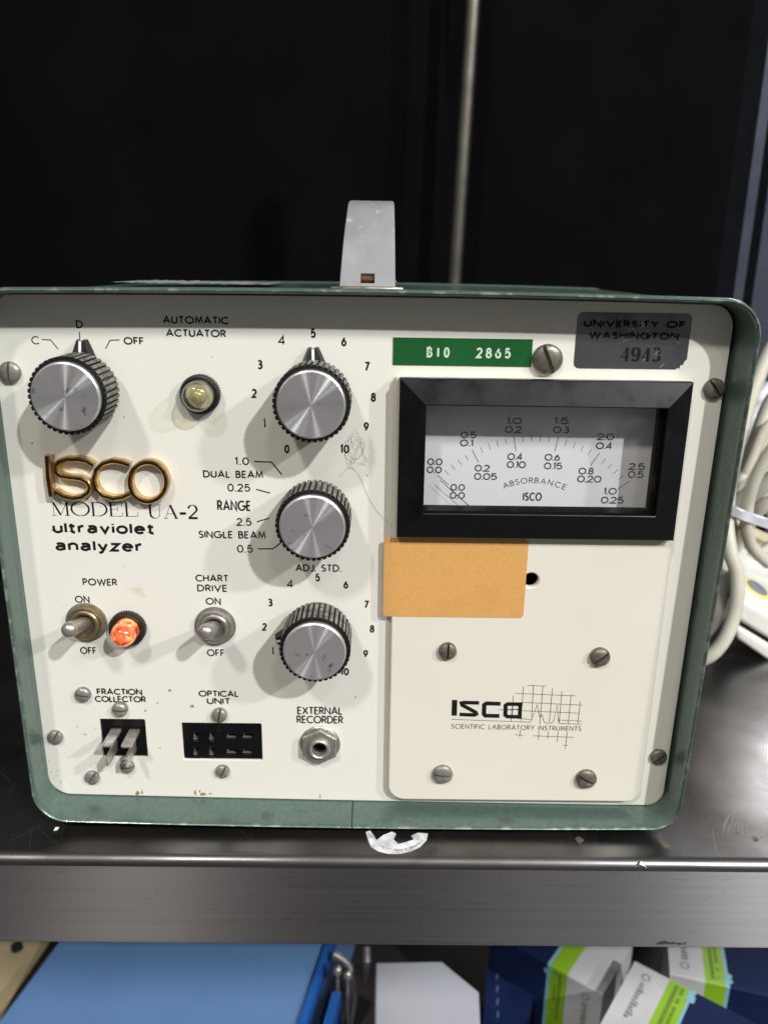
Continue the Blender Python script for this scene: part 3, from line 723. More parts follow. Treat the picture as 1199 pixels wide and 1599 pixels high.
pp('paper_label', b.mesh('paper_label', orange, 40), label='blank orange paper label stuck across the left edge of the cover plate')

# green embossed tape
TH = 0.0; h_ = TH + .3
g0 = U(614, 524, h_); g1 = U(829, 575, h_)
gz0, gz1 = (U(614, 566, h_)[1] + U(829, 576, h_)[1]) / 2, (U(615, 524, h_)[1] + U(830, 532, h_)[1]) / 2
tape = pp('tape_label', MB().box(g0[0], g1[0], gz0, gz1, TH + .02, TH + .32).mesh('tape_label', dymo), label='green embossed tape with white letters')
t = MB()
cz_ = (gz0 + gz1) / 2 - .2
for s, a, c in (("BIO", 664, 704), ("2865", 741, 800)):
    xa, xb = U(a, 550, h_)[0], U(c, 550, h_)[0]
    for i, chh in enumerate(s):
        n_ = len(s); w_ = (xb - xa) / n_; cx_ = xa + w_ * (i + .5)
        text(t, chh, 0, 0, 0, 0, weight=.8, org=((cx_, cz_), w_ * .68, 4.3), z=TH + .36)
sub_pieces('lettering', t, dymol, tape)

# silver property label
c4 = [U(902, 487, .2), U(1079, 489, .2), U(1072, 577, .2), U(894, 575, .2)]
SH = 0.0
c4 = [U(902, 487, SH), U(1079, 489, SH), U(1073, 577, SH), U(895, 575, SH)]
ux0, ux1, uz0, uz1 = (c4[0][0] + c4[3][0]) / 2, (c4[1][0] + c4[2][0]) / 2, (c4[2][1] + c4[3][1]) / 2, (c4[0][1] + c4[1][1]) / 2
lp = rrect(ux0, ux1, uz0, uz1, [2.4, .1, 2.2, 2.4], 5)
lp = [p for p in lp if not (p[0] > ux1 - .4 and p[1] < uz0 + .4)]
k_ = next(i for i, p in enumerate(lp) if p[0] > ux1 - 6)
torn = [(ux1 - 4.2, uz0 + .1), (ux1 - 3.6, uz0 + .8), (ux1 - 2.7, uz0 + .5), (ux1 - 2.5, uz0 + 1.9), (ux1 - 1.4, uz0 + 2.1), (ux1 - .9, uz0 + 3.6), (ux1 - .1, uz0 + 4.2)]
lp = lp[:k_] + torn + lp[k_:]
uw = pp('property_label', plate2d('property_label', [lp], .02, .14, sil), label='scratched silver foil property label in the upper right corner')
t = MB()
for s, a, c, y, hh, wt in (("UNIVERSITY OF", 911, 1070, 505.5, 11.5, .82), ("WASHINGTON", 919, 1060, 524, 11.5, .82)): text(t, s, a, c, y, hh, SH, weight=wt, gap=.3, z=.19)
text(t, "4943", 969, 1031, 553, 22, SH, weight=.4, bold=1.35, gap=.22, ser=True, z=.19)
sub_pieces('lettering', t, ink, uw)
t = MB(); rnd = random.Random(6)
for k in range(16):
    x = rnd.uniform(ux0 + 12, ux1 - 1); y = rnd.uniform(uz0 + .5, uz1 - 4); a = rnd.gauss(.7, .3); l = rnd.uniform(1, 6)
    if x + l * math.cos(a) > ux1 or y + l * math.sin(a) > uz1: continue
    t.ribbon([(x, y), (x + l * .5 * math.cos(a), y + l * .5 * math.sin(a) + .1), (x + l * math.cos(a), y + l * math.sin(a))], [.04, rnd.uniform(.1, .35), .03], .22 + .002 * k)
o = sub('scuffs', t.mesh('scuffs', mat('bright_scuff', (190, 190, 194), .4, metal=.6), 0), uw); o['kind'] = 'stuff'

# ------------ meter
BH0, BH1 = 8.2, 11.6
o1 = U(624, 590, BH0); o2 = U(1084, 597, BH0); o3 = U(1051, 847, BH0); o4 = U(620, 837, BH0)
bx0, bx1 = (o1[0] + o4[0]) / 2, (o2[0] + o3[0]) / 2; bz0, bz1 = (o3[1] + o4[1]) / 2, (o1[1] + o2[1]) / 2
i1 = U(666, 633, BH1); i2 = U(1038, 638, BH1); i3 = U(1019, 808, BH1); i4 = U(661, 800, BH1)
ix0, ix1 = (i1[0] + i4[0]) / 2, (i2[0] + i3[0]) / 2; iz0, iz1 = (i3[1] + i4[1]) / 2, (i1[1] + i2[1]) / 2
ix1 += 1.2
HD = -5.5
b = MB()
ring0 = [(bx0, bz0), (bx1, bz0), (bx1, bz1), (bx0, bz1)]
ring1 = [(ix0, iz0), (ix1, iz0), (ix1, iz1), (ix0, iz1)]
def rings(b, seq):
    base = []
    for pts, z in seq: base.append([(x, y, z) for x, y in pts])
    for A, B in zip(base, base[1:]): b.add(A + B, [(i, (i + 1) % 4, (i + 1) % 4 + 4, i + 4) for i in range(4)])
def ins(r, d): return [(r[0][0] + d, r[0][1] + d), (r[1][0] - d, r[1][1] + d), (r[2][0] - d, r[2][1] - d), (r[3][0] + d, r[3][1] - d)]
rings(b, [(ring0, PH + .02), (ring0, BH0 - .3), (ins(ring0, .3), BH0), (ins(ring1, -.4), BH1 - .05), (ins(ring1, 0), BH1 - .25)])
nf_ = len(b.f); rings(b, [(ring1, BH1 - .25), (ring1, 7.2), (ins(ring1, -1.2), 7.1), (ins(ring1, -1.2), HD + .2)])
for k in range(nf_, len(b.f)): b.m[k] = 1
meter = pp('panel_meter', b.mesh('panel_meter', [bplast, mat('matte_black_well', (16, 15, 15), .95, spec=.02)], 20), label='rectangular absorbance meter in a black bevelled frame')
r1 = ins(ring1, -1.15)
sub('dial_face', MB().box(r1[0][0] - .5, r1[1][0] + .5, r1[0][1] - .5, r1[2][1] + .5, HD - .8, HD).mesh('dial_face', dialw), meter)
gr = ins(ring1, -.6)
g = MB()   # front and back faces; its cut edges are hidden inside the frame
for z_ in (7.0, 6.0): g.add([(gr[0][0], gr[0][1], z_), (gr[1][0], gr[0][1], z_), (gr[1][0], gr[2][1], z_), (gr[0][0], gr[2][1], z_)], [(0, 1, 2, 3)])
sub('glass', g.mesh('glass', glass, 0), meter)
t = MB(); hz = HD + .04
def mt(s, a, c, y, h=11, w=.58): text(t, s, a, c, y, h, HD, weight=w, gap=.2, z=hz)
GL_ = dict(GL)
GL['0'] = (.84, [A_(.42, .5, .42, .5, 90, 450, 26)]); GL['1'] = (.2, [[(.0, .9), (.18, 1), (.18, 0)]])
GL['2'] = (.72, [A_(.36, .72, .33, .28, 165, -35) + [(0, 0), (.74, 0)]]); GL['5'] = (.72, [[(.64, 1), (.14, 1), (.07, .55)] + A_(.35, .33, .37, .32, 128, -148)])
for s, a, c, y in (("1.0", 791, 815, 657), ("0.2", 788, 815, 670.5), ("1.5", 865, 888, 657), ("0.3", 863, 889, 671), ("0.5", 719, 744, 679), ("0.1", 718, 739, 691.5), ("2.0", 932, 959, 682), ("0.4", 930, 956, 696), ("0.0", 667, 691, 721), ("0.0", 666, 690, 733.5),
        ("2.5", 981, 1007, 728.5), ("0.5", 980, 1005, 741), ("0.0", 703, 726, 761), ("0.0", 702, 726, 773.5), ("0.2", 741, 765, 731), ("0.05", 740, 776, 744), ("0.4", 792, 816, 713), ("0.10", 791, 821, 725.5), ("0.6", 850, 874.5, 714), ("0.15", 849, 878, 727.5),
        ("0.8", 903, 927, 735.5), ("0.20", 901, 939, 748), ("1.0", 942, 963, 767), ("0.25", 938, 974, 781)): mt(s, a, c, y)
GL.update(GL_)
text(t, "ISCO", 816, 846, 775.5, 13.5, HD, weight=.72, gap=.4, z=hz)
# scale ticks on a circle through the printed majors
maj = [((683, 742), (700, 757)), ((737, 702), (747, 722)), ((802, 680), (805.5, 704)), ((872, 681), (866, 705)), ((936, 707), (922, 727)), ((983, 751), (964, 764))]
Pm = [U(*a, HD) for a, _ in maj]
(xA, yA), (xB, yB), (xC, yC) = Pm[0], ((Pm[2][0] + Pm[3][0]) / 2, (Pm[2][1] + Pm[3][1]) / 2), Pm[5]
d_ = 2 * (xA * (yB - yC) + xB * (yC - yA) + xC * (yA - yB))
ox = ((xA ** 2 + yA ** 2) * (yB - yC) + (xB ** 2 + yB ** 2) * (yC - yA) + (xC ** 2 + yC ** 2) * (yA - yB)) / d_
oy = ((xA ** 2 + yA ** 2) * (xC - xB) + (xB ** 2 + yB ** 2) * (xA - xC) + (xC ** 2 + yC ** 2) * (xB - xA)) / d_
for a, c in maj: line(t, [a, c], .3, HD, hz)
an = [math.atan2(p[1] - oy, p[0] - ox) for p in Pm]; rd = [math.hypot(p[0] - ox, p[1] - oy) for p in Pm]
for i in range(5):
    for k in range(1, 5):
        u = k / 5; a0 = an[i] + (an[i + 1] - an[i]) * u; r0 = rd[i] + (rd[i + 1] - rd[i]) * u
        di, dj = [Vector(U(*maj[q][1], HD)) - Vector(Pm[q]) for q in (i, i + 1)]; dd = di.lerp(dj, u).normalized() * 3.3
        p = Vector((ox + r0 * math.cos(a0), oy + r0 * math.sin(a0)))
        t.mark(); t.ribbon([tuple(p + dd * .15), tuple(p + dd)], .22, hz)
# ABSORBANCE on an arc
wd_ = [GL[c][0] + .3 for c in "ABSORBANCE"]; tot = sum(wd_); acc = 0
pA, pB, pC = U(784, 760, HD), U(833, 750, HD), U(885, 762, HD)
for c, w_ in zip("ABSORBANCE", wd_):
    u = (acc + w_ / 2) / tot; acc += w_
    q = [(1 - u) ** 2 * pA[j] + 2 * u * (1 - u) * (2 * pB[j] - .5 * pA[j] - .5 * pC[j]) + u * u * pC[j] for j in (0, 1)]
    dx = 2 * (1 - u) * ((2 * pB[0] - .5 * pA[0] - .5 * pC[0]) - pA[0]) + 2 * u * (pC[0] - (2 * pB[0] - .5 * pA[0] - .5 * pC[0]))
    dy = 2 * (1 - u) * ((2 * pB[1] - .5 * pA[1] - .5 * pC[1]) - pA[1]) + 2 * u * (pC[1] - (2 * pB[1] - .5 * pA[1] - .5 * pC[1]))
    text(t, c, 0, 0, 0, 0, weight=.34, org=(q, w_ / tot * (pC[0] - pA[0]) * .78, 2.6), z=hz, ang=math.degrees(math.atan2(dy, dx)))
sub_pieces('lettering', t, inkg, meter)
na, nb = U(687, 750, HD + 3), U(747, 803, HD + 3)
b = MB(); b.tube([(*na, HD + 3), (*nb, HD + 3)], [.14, .24], 6)
sub('needle', b.mesh('needle', ink, 0), meter)
# pivot cover below the dial edge gives the needle its hub, just out of the window's lower edge
b = MB(); b.tube([(nb[0], nb[1], HD + 3), (nb[0] + 22, nb[1] - 19, HD + 3)], .5, 8); sub('needle_arm', b.mesh('needle_arm', bplast), meter)

# ------------ knobs
def knurl(b, R, z0, z1, n, dp, mtop=0, mgr=1, duty=.6):
    """ridged cylinder: ridge tops material mtop, grooves mgr"""
    pts = []; tags = []
    for k in range(n):
        a = 2 * PI * k / n; d = 2 * PI / n
        for u, r in ((0, R), (duty * .5, R + .02), (duty, R), (duty + .08, R - dp), (.92, R - dp)):
            pts.append((r * math.cos(a + u * d), r * math.sin(a + u * d)))
        tags += [mtop, mtop, mgr, mgr, mgr]
    N = len(pts)
    b.add([(x, y, z0) for x, y in pts] + [(x, y, z1) for x, y in pts], [(i, (i + 1) % N, (i + 1) % N + N, i + N) for i in range(N)], tags)
    b.add([(x, y, z1) for x, y in pts], [list(range(N))], mgr); b.add([(x, y, z0) for x, y in pts], [list(range(N))[::-1]], mgr)
KR = 15.3
kb = MB(); knurl(kb, KR, 5.6, 21.6, 40, .75)
kb.lathe([(KR - 1.2, 21.6), (KR - 1.4, 22.0), (13.6, 22.1)], 60, mi=1, cap=False)
kb.lathe([(13.2, 1.0), (13.4, 5.7)], 48, mi=1)
KM = kb.mesh('control_knob', [kdust, kblack], 30)
cb = MB(); cb.lathe([(13.5, 21.9), (13.5, 23.0), (13.3, 23.5), (12.75, 23.88)], 72, mi=1, cap=False)
cb.lathe([(12.75, 23.88), (8, 23.88), (3, 23.88), (.05, 23.88)], 72, mi=0, cap=False)
CM = cb.mesh('cap', [alu, alue], 20)
pb_ = MB()
q = [(-5.6, 8), (-5.2, 12.5), (-2.2, 19.9), (2.2, 19.9), (5.2, 12.5), (5.6, 8)]
b0 = [(x, y, .5) for x, y in q]; b1 = [(x * .72, y - .4 if y > 19 else y, 5.4 if y < 19 else 3.6) for x, y in q]
pb_.add(b0 + b1, [(i, (i + 1) % 6, (i + 1) % 6 + 6, i + 6) for i in range(6)] + [list(range(6, 12)), list(range(6))[::-1]])
PM = pb_.mesh('pointer', kblack, 0)
lb = MB(); lb.add([(-.55, 12.5, 5.46), (.55, 12.5, 5.46), (.55, 19.4, 3.7), (-.55, 19.4, 3.7), (.55, 20.0, .6), (-.55, 20.0, .6)], [(0, 1, 2, 3), (3, 2, 4, 5)])
LM = lb.mesh('pointer_line', white, 0)
caps = {1: U(101.5, 620, 23.9), 2: U(485.5, 632.6, 23.9), 3: U(487.5, 823.8, 23.9), 4: U(491, 1019, 23.9)}
lab = {1: 'recorder mode knob at the upper left, pointer straight up', 2: 'upper numbered knob with its pointer at 5', 3: 'range knob in the middle of the row', 4: 'lowest numbered knob with its pointer at 1'}
for i, ang in ((1, 1), (2, -2), (3, 118), (4, 97)):
    ang = {1: -1, 2: 2, 3: 124, 4: 105}[i]
    x, y = caps[i]
    k = pp('control_knob', KM, x, y, lab[i]); k.rotation_euler = Matrix.Rotation(PI / 2, 3, 'X').to_euler()
    k.rotation_euler = (Matrix.Rotation(PI / 2, 3, 'X') @ Matrix.Rotation(math.radians(ang), 3, 'Z')).to_euler()
    sub('cap', CM, k); sub('pointer', PM, k); sub('pointer_line', LM, k)

# ------------ indicator lamps
def knring(b, R, r, z0, z1, n, dp, mi=0):
    pts = []
    for k in range(n):
        a = 2 * PI * k / n; d = 2 * PI / n
        for u, q in ((0, R), (.4, R), (.55, R - dp), (.85, R - dp)): pts.append((q * math.cos(a + u * d), q * math.sin(a + u * d)))
    N = len(pts); sc = [(r * math.cos(2 * PI * i / N), r * math.sin(2 * PI * i / N)) for i in range(N)]; s2 = [((R - dp - .5) * math.cos(2 * PI * i / N), (R - dp - .5) * math.sin(2 * PI * i / N)) for i in range(N)]
    V = [(x, y, z0) for x, y in pts] + [(x, y, z1 - .3) for x, y in pts] + [(x, y, z1) for x, y in s2] + [(x, y, z1 - .4) for x, y in sc] + [(x, y, z0) for x, y in sc]
    b.add(V, [(j * N + i, j * N + (i + 1) % N, (j + 1) * N + (i + 1) % N, (j + 1) * N + i) for j in range(4) for i in range(N)], mi)
x, y = U(312, 616, 3)
b = MB(); knring(b, 8.2, 5.9, .2, 4.2, 44, .45)
ind = pp('indicator_light', b.mesh('indicator_light', kblack, 30), x, y, 'unlit clear yellowish indicator lamp below the actuator lettering')
dome = [(6.3, 2.0), (6.3, 7.2), (6.2, 8.6), (5.8, 9.9), (5.0, 11.1), (3.8, 12.0), (2.2, 12.6), (.05, 12.8)]
sub('lens', MB().lathe(dome, 40, cap=False).mesh('lens', clear_lens, 60), ind)
sub('bulb', MB().lathe([(3.3, 1.6), (3.3, 6.5), (2.9, 8.2), (1.8, 9.4), (.05, 9.8)], 24, cap=False).mesh('bulb', mat('pale_bulb', (176, 170, 120), .15, spec=.8, var=(150, 142, 96), vscale=300), 60), ind)
sub('reflector', MB().lathe([(6.0, 2.1), (.05, 1.4)], 32, cap=False).mesh('reflector', mat('bulb_holder', (206, 202, 168), .4)), ind)
x, y = U(199, 982, 2)
b = MB(); knring(b, 8.3, 6.0, .2, 3.6, 44, .45)
ind = pp('indicator_light', b.mesh('indicator_light', mat('dark_knurled_metal', (70, 68, 66), .35, metal=.8), 30), x, y, 'glowing orange power indicator lamp')
sub('inner_ring', MB().lathe([(6.5, 1.0), (5.9, 3.1), (5.6, 3.1), (5.6, 1)], 40, cap=False).mesh('inner_ring', kblack), ind)
dome2 = [(5.5, .8), (5.6, 6.5), (5.5, 8.4), (5.0, 10.2), (4.2, 11.5), (3.0, 12.5), (1.6, 13.1), (.05, 13.3)]
def fire(M, n, b, mp):
    no = n.nodes.new('ShaderNodeTexNoise'); no.inputs['Scale'].default_value = 210; no.inputs['Detail'].default_value = 4; no.inputs['Distortion'].default_value = 1.2
    n.links.new(mp.outputs[0], no.inputs['Vector']); r = n.nodes.new('ShaderNodeValToRGB')
    e = r.color_ramp.elements; e[0].position = .34; e[0].color = (.30, .03, .01, 1); e[1].position = .7; e[1].color = (1, .66, .25, 1)
    m_ = e.new(.5); m_.color = (.85, .15, .05, 1)
    n.links.new(no.outputs[0], r.inputs[0]); n.links.new(r.outputs[0], b.inputs['Emission Color']); b.inputs['Emission Strength'].default_value = .42
    n.links.new(r.outputs[0], b.inputs['Base Color']); b.inputs['Coat Weight'].default_value = .6
lensm = mat('glowing_orange_lens', (214, 92, 50), .16, spec=.7, bump=.15, bscale=250, extra=fire)
sub('lens', MB().lathe(dome2, 40, cap=False).mesh('lens', lensm, 60), ind)

# ------------ toggle switches
def toggle(px, py, tip, htip, ringm, innerm, label):
    x, y = U(px, py, 2)
    b = MB(); knring(b, 8.4, 6.6, .2, 2.6, 56, .25)
    s = pp('toggle_switch', b.mesh('toggle_switch', ringm, 30), x, y, label)
    sub('washer', MB().lathe([(9.3, .05), (9.3, .45), (6.6, .5)], 40, cap=False).mesh('washer', screwm), s)
    sub('bushing', MB().lathe([(6.6, .4), (6.5, 3.0), (6.0, 3.5), (5.0, 3.3), (4.0, 1.0), (.05, .2)], 40, cap=False).mesh('bushing', innerm, 40), s)
    tx, ty = U(*tip, htip); dx, dy = tx - x, ty - y
    L_ = []; rr = []
    for u in [k / 14 for k in range(15)]:
        L_.append((dx * u, dy * u, .8 + (htip - .8) * u))
        rr.append(2.6 + .9 * u if u < .93 else (2.6 + .9 * u) * math.sqrt(max(.02, 1 - ((u - .9) / .105) ** 2)))
    v = Vector((dx, dy, htip)).normalized(); e = Vector(L_[-1])
    L_ = L_[:-1] + [tuple(e + v * q) for q in (-.4, .5, 1.1, 1.4)]; rr = rr[:-2] + [3.45, 3.2, 2.6, 1.5, .3]; L_ = L_[:len(rr)]
    sub('lever', MB().tube(L_, rr, 24).mesh('lever', steel, 70), s)
toggle(133, 974, (107, 984), 24, brassy, brassy, 'power toggle switch with a brassy knurled ring, lever up')
toggle(335, 980, (321, 987), 23, screwm, steel, 'chart drive toggle switch with a grey ring, lever up')

# ------------ phone jack
b = MB(); R6 = 9.2
hexp = [(R6 * math.cos(math.radians(60 * k + 28)), R6 * math.sin(math.radians(60 * k + 28))) for k in range(6)]
jk = pp('jack_socket', plate2d('jack_socket', [hexp, circ(0, 0, 5.2)], 1.0, 3.8, steel, .35), *JK, label='threaded jack socket with a hexagonal nut')
sub('washer', MB().lathe([(9.6, .05), (9.6, .6), (9.1, 1.0), (5.2, 1.0)], 48, cap=False).mesh('washer', steel), jk)
sub('barrel', MB().lathe([(5.3, .8), (5.3, 5.0), (4.9, 5.6), (4.2, 5.9), (3.6, 5.5), (3.3, 4.6), (3.2, -10), (.05, -10)], 48, cap=False).mesh('barrel', [steel], 40), jk)
sub('contact', MB().lathe([(3.15, -2), (3.1, 2.2), (2.9, 2.2), (2.9, -2)], 32, cap=False).mesh('contact', dark), jk)

# ------------ plug with four blades, and socket with eight slots
def blackface(R, holes, name, label, z=-.9, dp=-8):
    x0_, x1_, y0_, y1_ = R
    me = plate2d(name, [rrect(x0_ + .3, x1_ - .3, y0_ + .3, y1_ - .3, .8, 3)] + holes, dp, z, bplast, .15)
    o = pp(name, me, label=label)
    return o
pg = blackface(R1, [], 'plug_insert', 'black four blade plug insert')
bl = mat('plug_blade_metal', (214, 211, 206), .3, metal=.7, var=(160, 150, 140), vscale=300, bump=.1, rvar=.1)
def rc(cx, cy, w, h): return [(cx - w / 2, cy - h / 2), (cx + w / 2, cy - h / 2), (cx + w / 2, cy + h / 2), (cx - w / 2, cy + h / 2)]
for (px, py, hor) in ((181, 1141, 1), (210, 1142, 1), (181, 1165, 0), (210, 1166, 0)):
    x, y = U(px, py, 0); w, hh = (4.8, 1.3) if hor else (1.3, 5.0)
    b = MB(); o = rc(x, y, w, hh); i_ = rc(x, y, w - .8 if hor else w - .5, hh - .5 if hor else hh - .9)
    V = [(a, c, -1) for a, c in o] + [(a, c, 12.6) for a, c in o] + [(a, c, 13.3) for a, c in i_]
    b.add(V, [(j * 4 + k, j * 4 + (k + 1) % 4, (j + 1) * 4 + (k + 1) % 4, (j + 1) * 4 + k) for j in (0, 1) for k in range(4)] + [(8, 9, 10, 11)])
    sub('blade', b.mesh('blade', bl, 20), pg)
    f = MB(); q = rc(x, y, w + 1.6, hh + 1.6); q2 = rc(x, y, w + .5, hh + .5)
    f.add([(a, c, -.88) for a, c in q] + [(a, c, -.35) for a, c in q] + [(a, c, -.35) for a, c in q2], [(j * 4 + k, j * 4 + (k + 1) % 4, (j + 1) * 4 + (k + 1) % 4, (j + 1) * 4 + k) for j in (0, 1) for k in range(4)])
    sub('blade_seat', f.mesh('blade_seat', bplast, 20), pg)
hs = []; ct = []
for c, (px, hor) in enumerate(((305, 0), (330, 0), (361, 1), (386, 1))):
    for py in (1149.5, 1173.5):
        x, y = U(px, py, -1)
        w, hh = (2.4, 4.6) if not hor else (4.6, 2.4)
        hs.append(rc(x, y, w, hh)); ct.append((x, y, w, hh, hor))
so = blackface(R2, hs, 'socket_insert', 'black eight slot socket insert')
for x, y, w, hh, hor in ct:
    f = MB(); q = rc(x, y, w + 1.9, hh + 1.9); q2 = rc(x, y, w + 1.2, hh + 1.2)
    f.add([(a, c, -.88) for a, c in q] + [(a, c, -.2) for a, c in ins(q, .15)] + [(a, c, -.2) for a, c in ins(q, .6)] + [(a, c, -1.5) for a, c in ins(q, .75)], [(j * 4 + k, j * 4 + (k + 1) % 4, (j + 1) * 4 + (k + 1) % 4, (j + 1) * 4 + k) for j in (0, 1, 2) for k in range(4)])
    sub('slot_rim', f.mesh('slot_rim', bplast, 20), so)
    f = MB(); f.box(x - w / 2 + .1, x + w / 2 - .1, y - hh / 2 + .15, y - hh / 2 + .55, -7, -1.2); f.box(x - w / 2 + .3, x - w / 2 + .8, y - hh / 2 + .6, y + hh / 2 - .6, -7, -2.5)
    sub('contact', f.mesh('contact', steel, 0), so)

# ------------ gold badge
def z4(x, y): return (50 + x / 4.2821, 700 + y / 4.2821)     # measured on a 4.28x view
BHT = 4.2
gb = MB()
def badge(pts, w=2.3, closed=False):
    path = [U(*z4(x, y), BHT) for x, y in pts]
    prof = [(w / 2, .0), (w / 2, BHT - .7), (w / 2 - .55, BHT), (-w / 2 + .55, BHT), (-w / 2, BHT - .7), (-w / 2, .0)]
    o = len(gb.f); gb.sweep(path, prof, closed=closed, caps=True)
    n = len(path) if closed else len(path) - 1
    for k in range(n): gb.m[o + 2 * n + k] = 1
def arcz(cx, cy, rx, ry, a0, a1, n=22): return [(cx + rx * math.cos(math.radians(a0 + (a1 - a0) * k / n)), cy - ry * math.sin(math.radians(a0 + (a1 - a0) * k / n))) for k in range(n + 1)]
badge([(98, 52), (103, 185), (124, 325)], 2.6)
badge([(408, 118)] + [(360, 88), (300, 76), (230, 74), (180, 90), (154, 125), (160, 165), (190, 188), (250, 198), (320, 206), (365, 228), (382, 262), (372, 300), (330, 330), (270, 338), (210, 326), (150, 290)], 2.2)
badge([(650, 118), (600, 98), (535, 88), (470, 105), (425, 150), (408, 215), (425, 275), (470, 320), (540, 340), (600, 332), (655, 306)], 2.2)
badge(arcz(772, 228, 122, 132, 0, 360, 40)[:-1], 2.4, True)
bd = pp('badge', gb.mesh('badge', [golds, goldf], 35), label='raised gold metal letter badge')

# ------------ screws
def screw_mesh(R, hgt, mt_, style):
    b = MB(); s = R * .13; us = [-R + R * .999 * (1 - math.cos(PI / 2 * k / 7)) for k in range(7)]
    us = [-R * math.cos(PI / 2 * k / 7) for k in range(7)] + []
    us = [u for u in us if u < -s] + [-s, -s + .001, s - .001, s] + [-u for u in us if u < -s][::-1]
    nv = 16; rows = []
    def H(u, v):
        d = min(1, math.hypot(u, v) / R)
        z = hgt * (.42 + .58 * math.sqrt(max(0, 1 - d ** 2.2))) if style else hgt * (1 - .22 * d ** 4)
        if abs(u) < s - .0005: z = hgt * .38
        return z
    for u in us:
        m_ = math.sqrt(max(0.0001, R * R - u * u)); rows.append([(u, m_ * math.sin(PI / 2 * (2 * j / nv - 1)), 0) for j in range(nv + 1)])
    V = [(u, v, H(u, v)) for r in rows for (u, v, _) in r]; n = nv + 1
    b.add(V, [(i * n + j, (i + 1) * n + j, (i + 1) * n + j + 1, i * n + j + 1) for i in range(len(us) - 1) for j in range(nv)])
    ring = [r[0] for r in rows] + rows[-1][1:] + [r[-1] for r in rows[::-1]][1:] + rows[0][::-1][1:-1]
    N = len(ring); b.add([(u, v, H(u, v)) for u, v, _ in ring] + [(u, v, 0) for u, v, _ in ring], [(i, i + N, (i + 1) % N + N, (i + 1) % N) for i in range(N)])
    return b.mesh('screw', mt_, 40)
SM = {}
def screw(px, py, rpx, ang, h0=0, mt_=screwm, hgt=2.6, style=1):
    R = round(rpx / 3.65, 1); x, y = U(px, py, h0 + hgt)
    key = (R, mt_.name, hgt, style)
    if key not in SM: SM[key] = screw_mesh(R, hgt, mt_, style)
    o = pp('screw', SM[key], x, y, z=h0)
    o.rotation_euler = (Matrix.Rotation(PI / 2, 3, 'X') @ Matrix.Rotation(math.radians(ang), 3, 'Z')).to_euler()
for a in ((12, 582, 16, -5, 0, screwm, 3), (857, 562, 22.5, 22, 0, darkscrew, 3.9), (1118, 608, 16, 35, 0, darkscrew, 2.6), (699.5, 1020.5, 15, -3, PH, darkscrew, 3.2), (939, 1030, 16.5, -52, PH, darkscrew, 3.4),
          (691.5, 1213.5, 17.5, 88, PH, screwm, 3.0), (917, 1221, 18, 62, PH, darkscrew, 3.0), (1030, 1186, 14.5, -48, 0, darkscrew, 2.6), (127, 1088.5, 13.5, 80, 0, screwm, 3.0),
          (185, 1112, 13, 88, 0.1, screwm, 3.4), (84, 1155, 13, -30, 0, screwm, 2.6), (196.5, 1201, 12.6, 92, 0.1, screwm, 2.8), (142, 1218, 13, -35, 0, screwm, 2.4),
          (341.5, 1120.5, 13, -12, .1, screwm, 3.0), (346.5, 1208.5, 12.5, -30, .1, screwm, 2.6)): screw(*a)

# ------------ handle on top
hb = MB()
prof = []
cl = []     # centre line (y, z) from front foot over to the rear foot
TZ = 93.2
ctl = [(13, TZ + .5), (20, TZ + 8), (34, TZ + 21), (50, TZ + 31), (66, TZ + 36), (95, TZ + 38.5), (124, TZ + 36), (142, TZ + 29), (158, TZ + 17), (170, TZ + 6), (174, TZ + .5)]
for i in range(len(ctl) - 1):
    for k in range(4):
        u = k / 4; p0 = ctl[max(i - 1, 0)]; p1_ = ctl[i]; p2_ = ctl[i + 1]; p3 = ctl[min(i + 2, len(ctl) - 1)]
        cl.append(tuple(.5 * ((2 * p1_[j]) + (-p0[j] + p2_[j]) * u + (2 * p0[j] - 5 * p1_[j] + 4 * p2_[j] - p3[j]) * u * u + (-p0[j] + 3 * p1_[j] - 3 * p2_[j] + p3[j]) * u ** 3) for j in (0, 1)))
cl.append(ctl[-1])
hx0, hx1 = U(530, 440, -15)[0], U(617.5, 440, -15)[0]; hxc = (hx0 + hx1) / 2; hw = (hx1 - hx0) / 2
L_, R_ = offs(cl, 4.4, False)
slot_lo, slot_hi = 2, 5
cross = [(-1, 0), (-.995, .6), (-.97, .9), (-.9, 1)] + [(-.28, 1), (.03, 1)] + [(.9, 1), (.97, .9), (.995, .6), (1, 0), (.995, -.6), (.97, -.9), (.9, -1), (.03, -1), (-.28, -1), (-.9, -1), (-.97, -.9), (-.995, -.6)]
hx_slot0, hx_slot1 = U(563, 436, -15)[0], U(585, 436, -15)[0]
V = []; Fc = []; nC = len(cross)
for i, ((ly, lz), (ry, rz)) in enumerate(zip(L_, R_)):
    cy_, cz2 = (ly + ry) / 2, (lz + rz) / 2
    nar = 1.0 - .08 * min(1, max(0, (cy_ - 13) / 36))
    for a, s in cross:
        xx = hxc + (1 - nar) * hw * .7 + a * hw * nar
        if a == -.28: xx = hx_slot0
        if a == .03: xx = hx_slot1
        V.append((xx, cy_ + (ly - ry) / 2 * s, cz2 + (lz - rz) / 2 * s))
iA, iB = 1, 3
for i in range(len(cl) - 1):
    for k in range(nC):
        if iA <= i < iB and k in (4, 13): continue
        Fc.append((i * nC + k, i * nC + (k + 1) % nC, (i + 1) * nC + (k + 1) % nC, (i + 1) * nC + k))
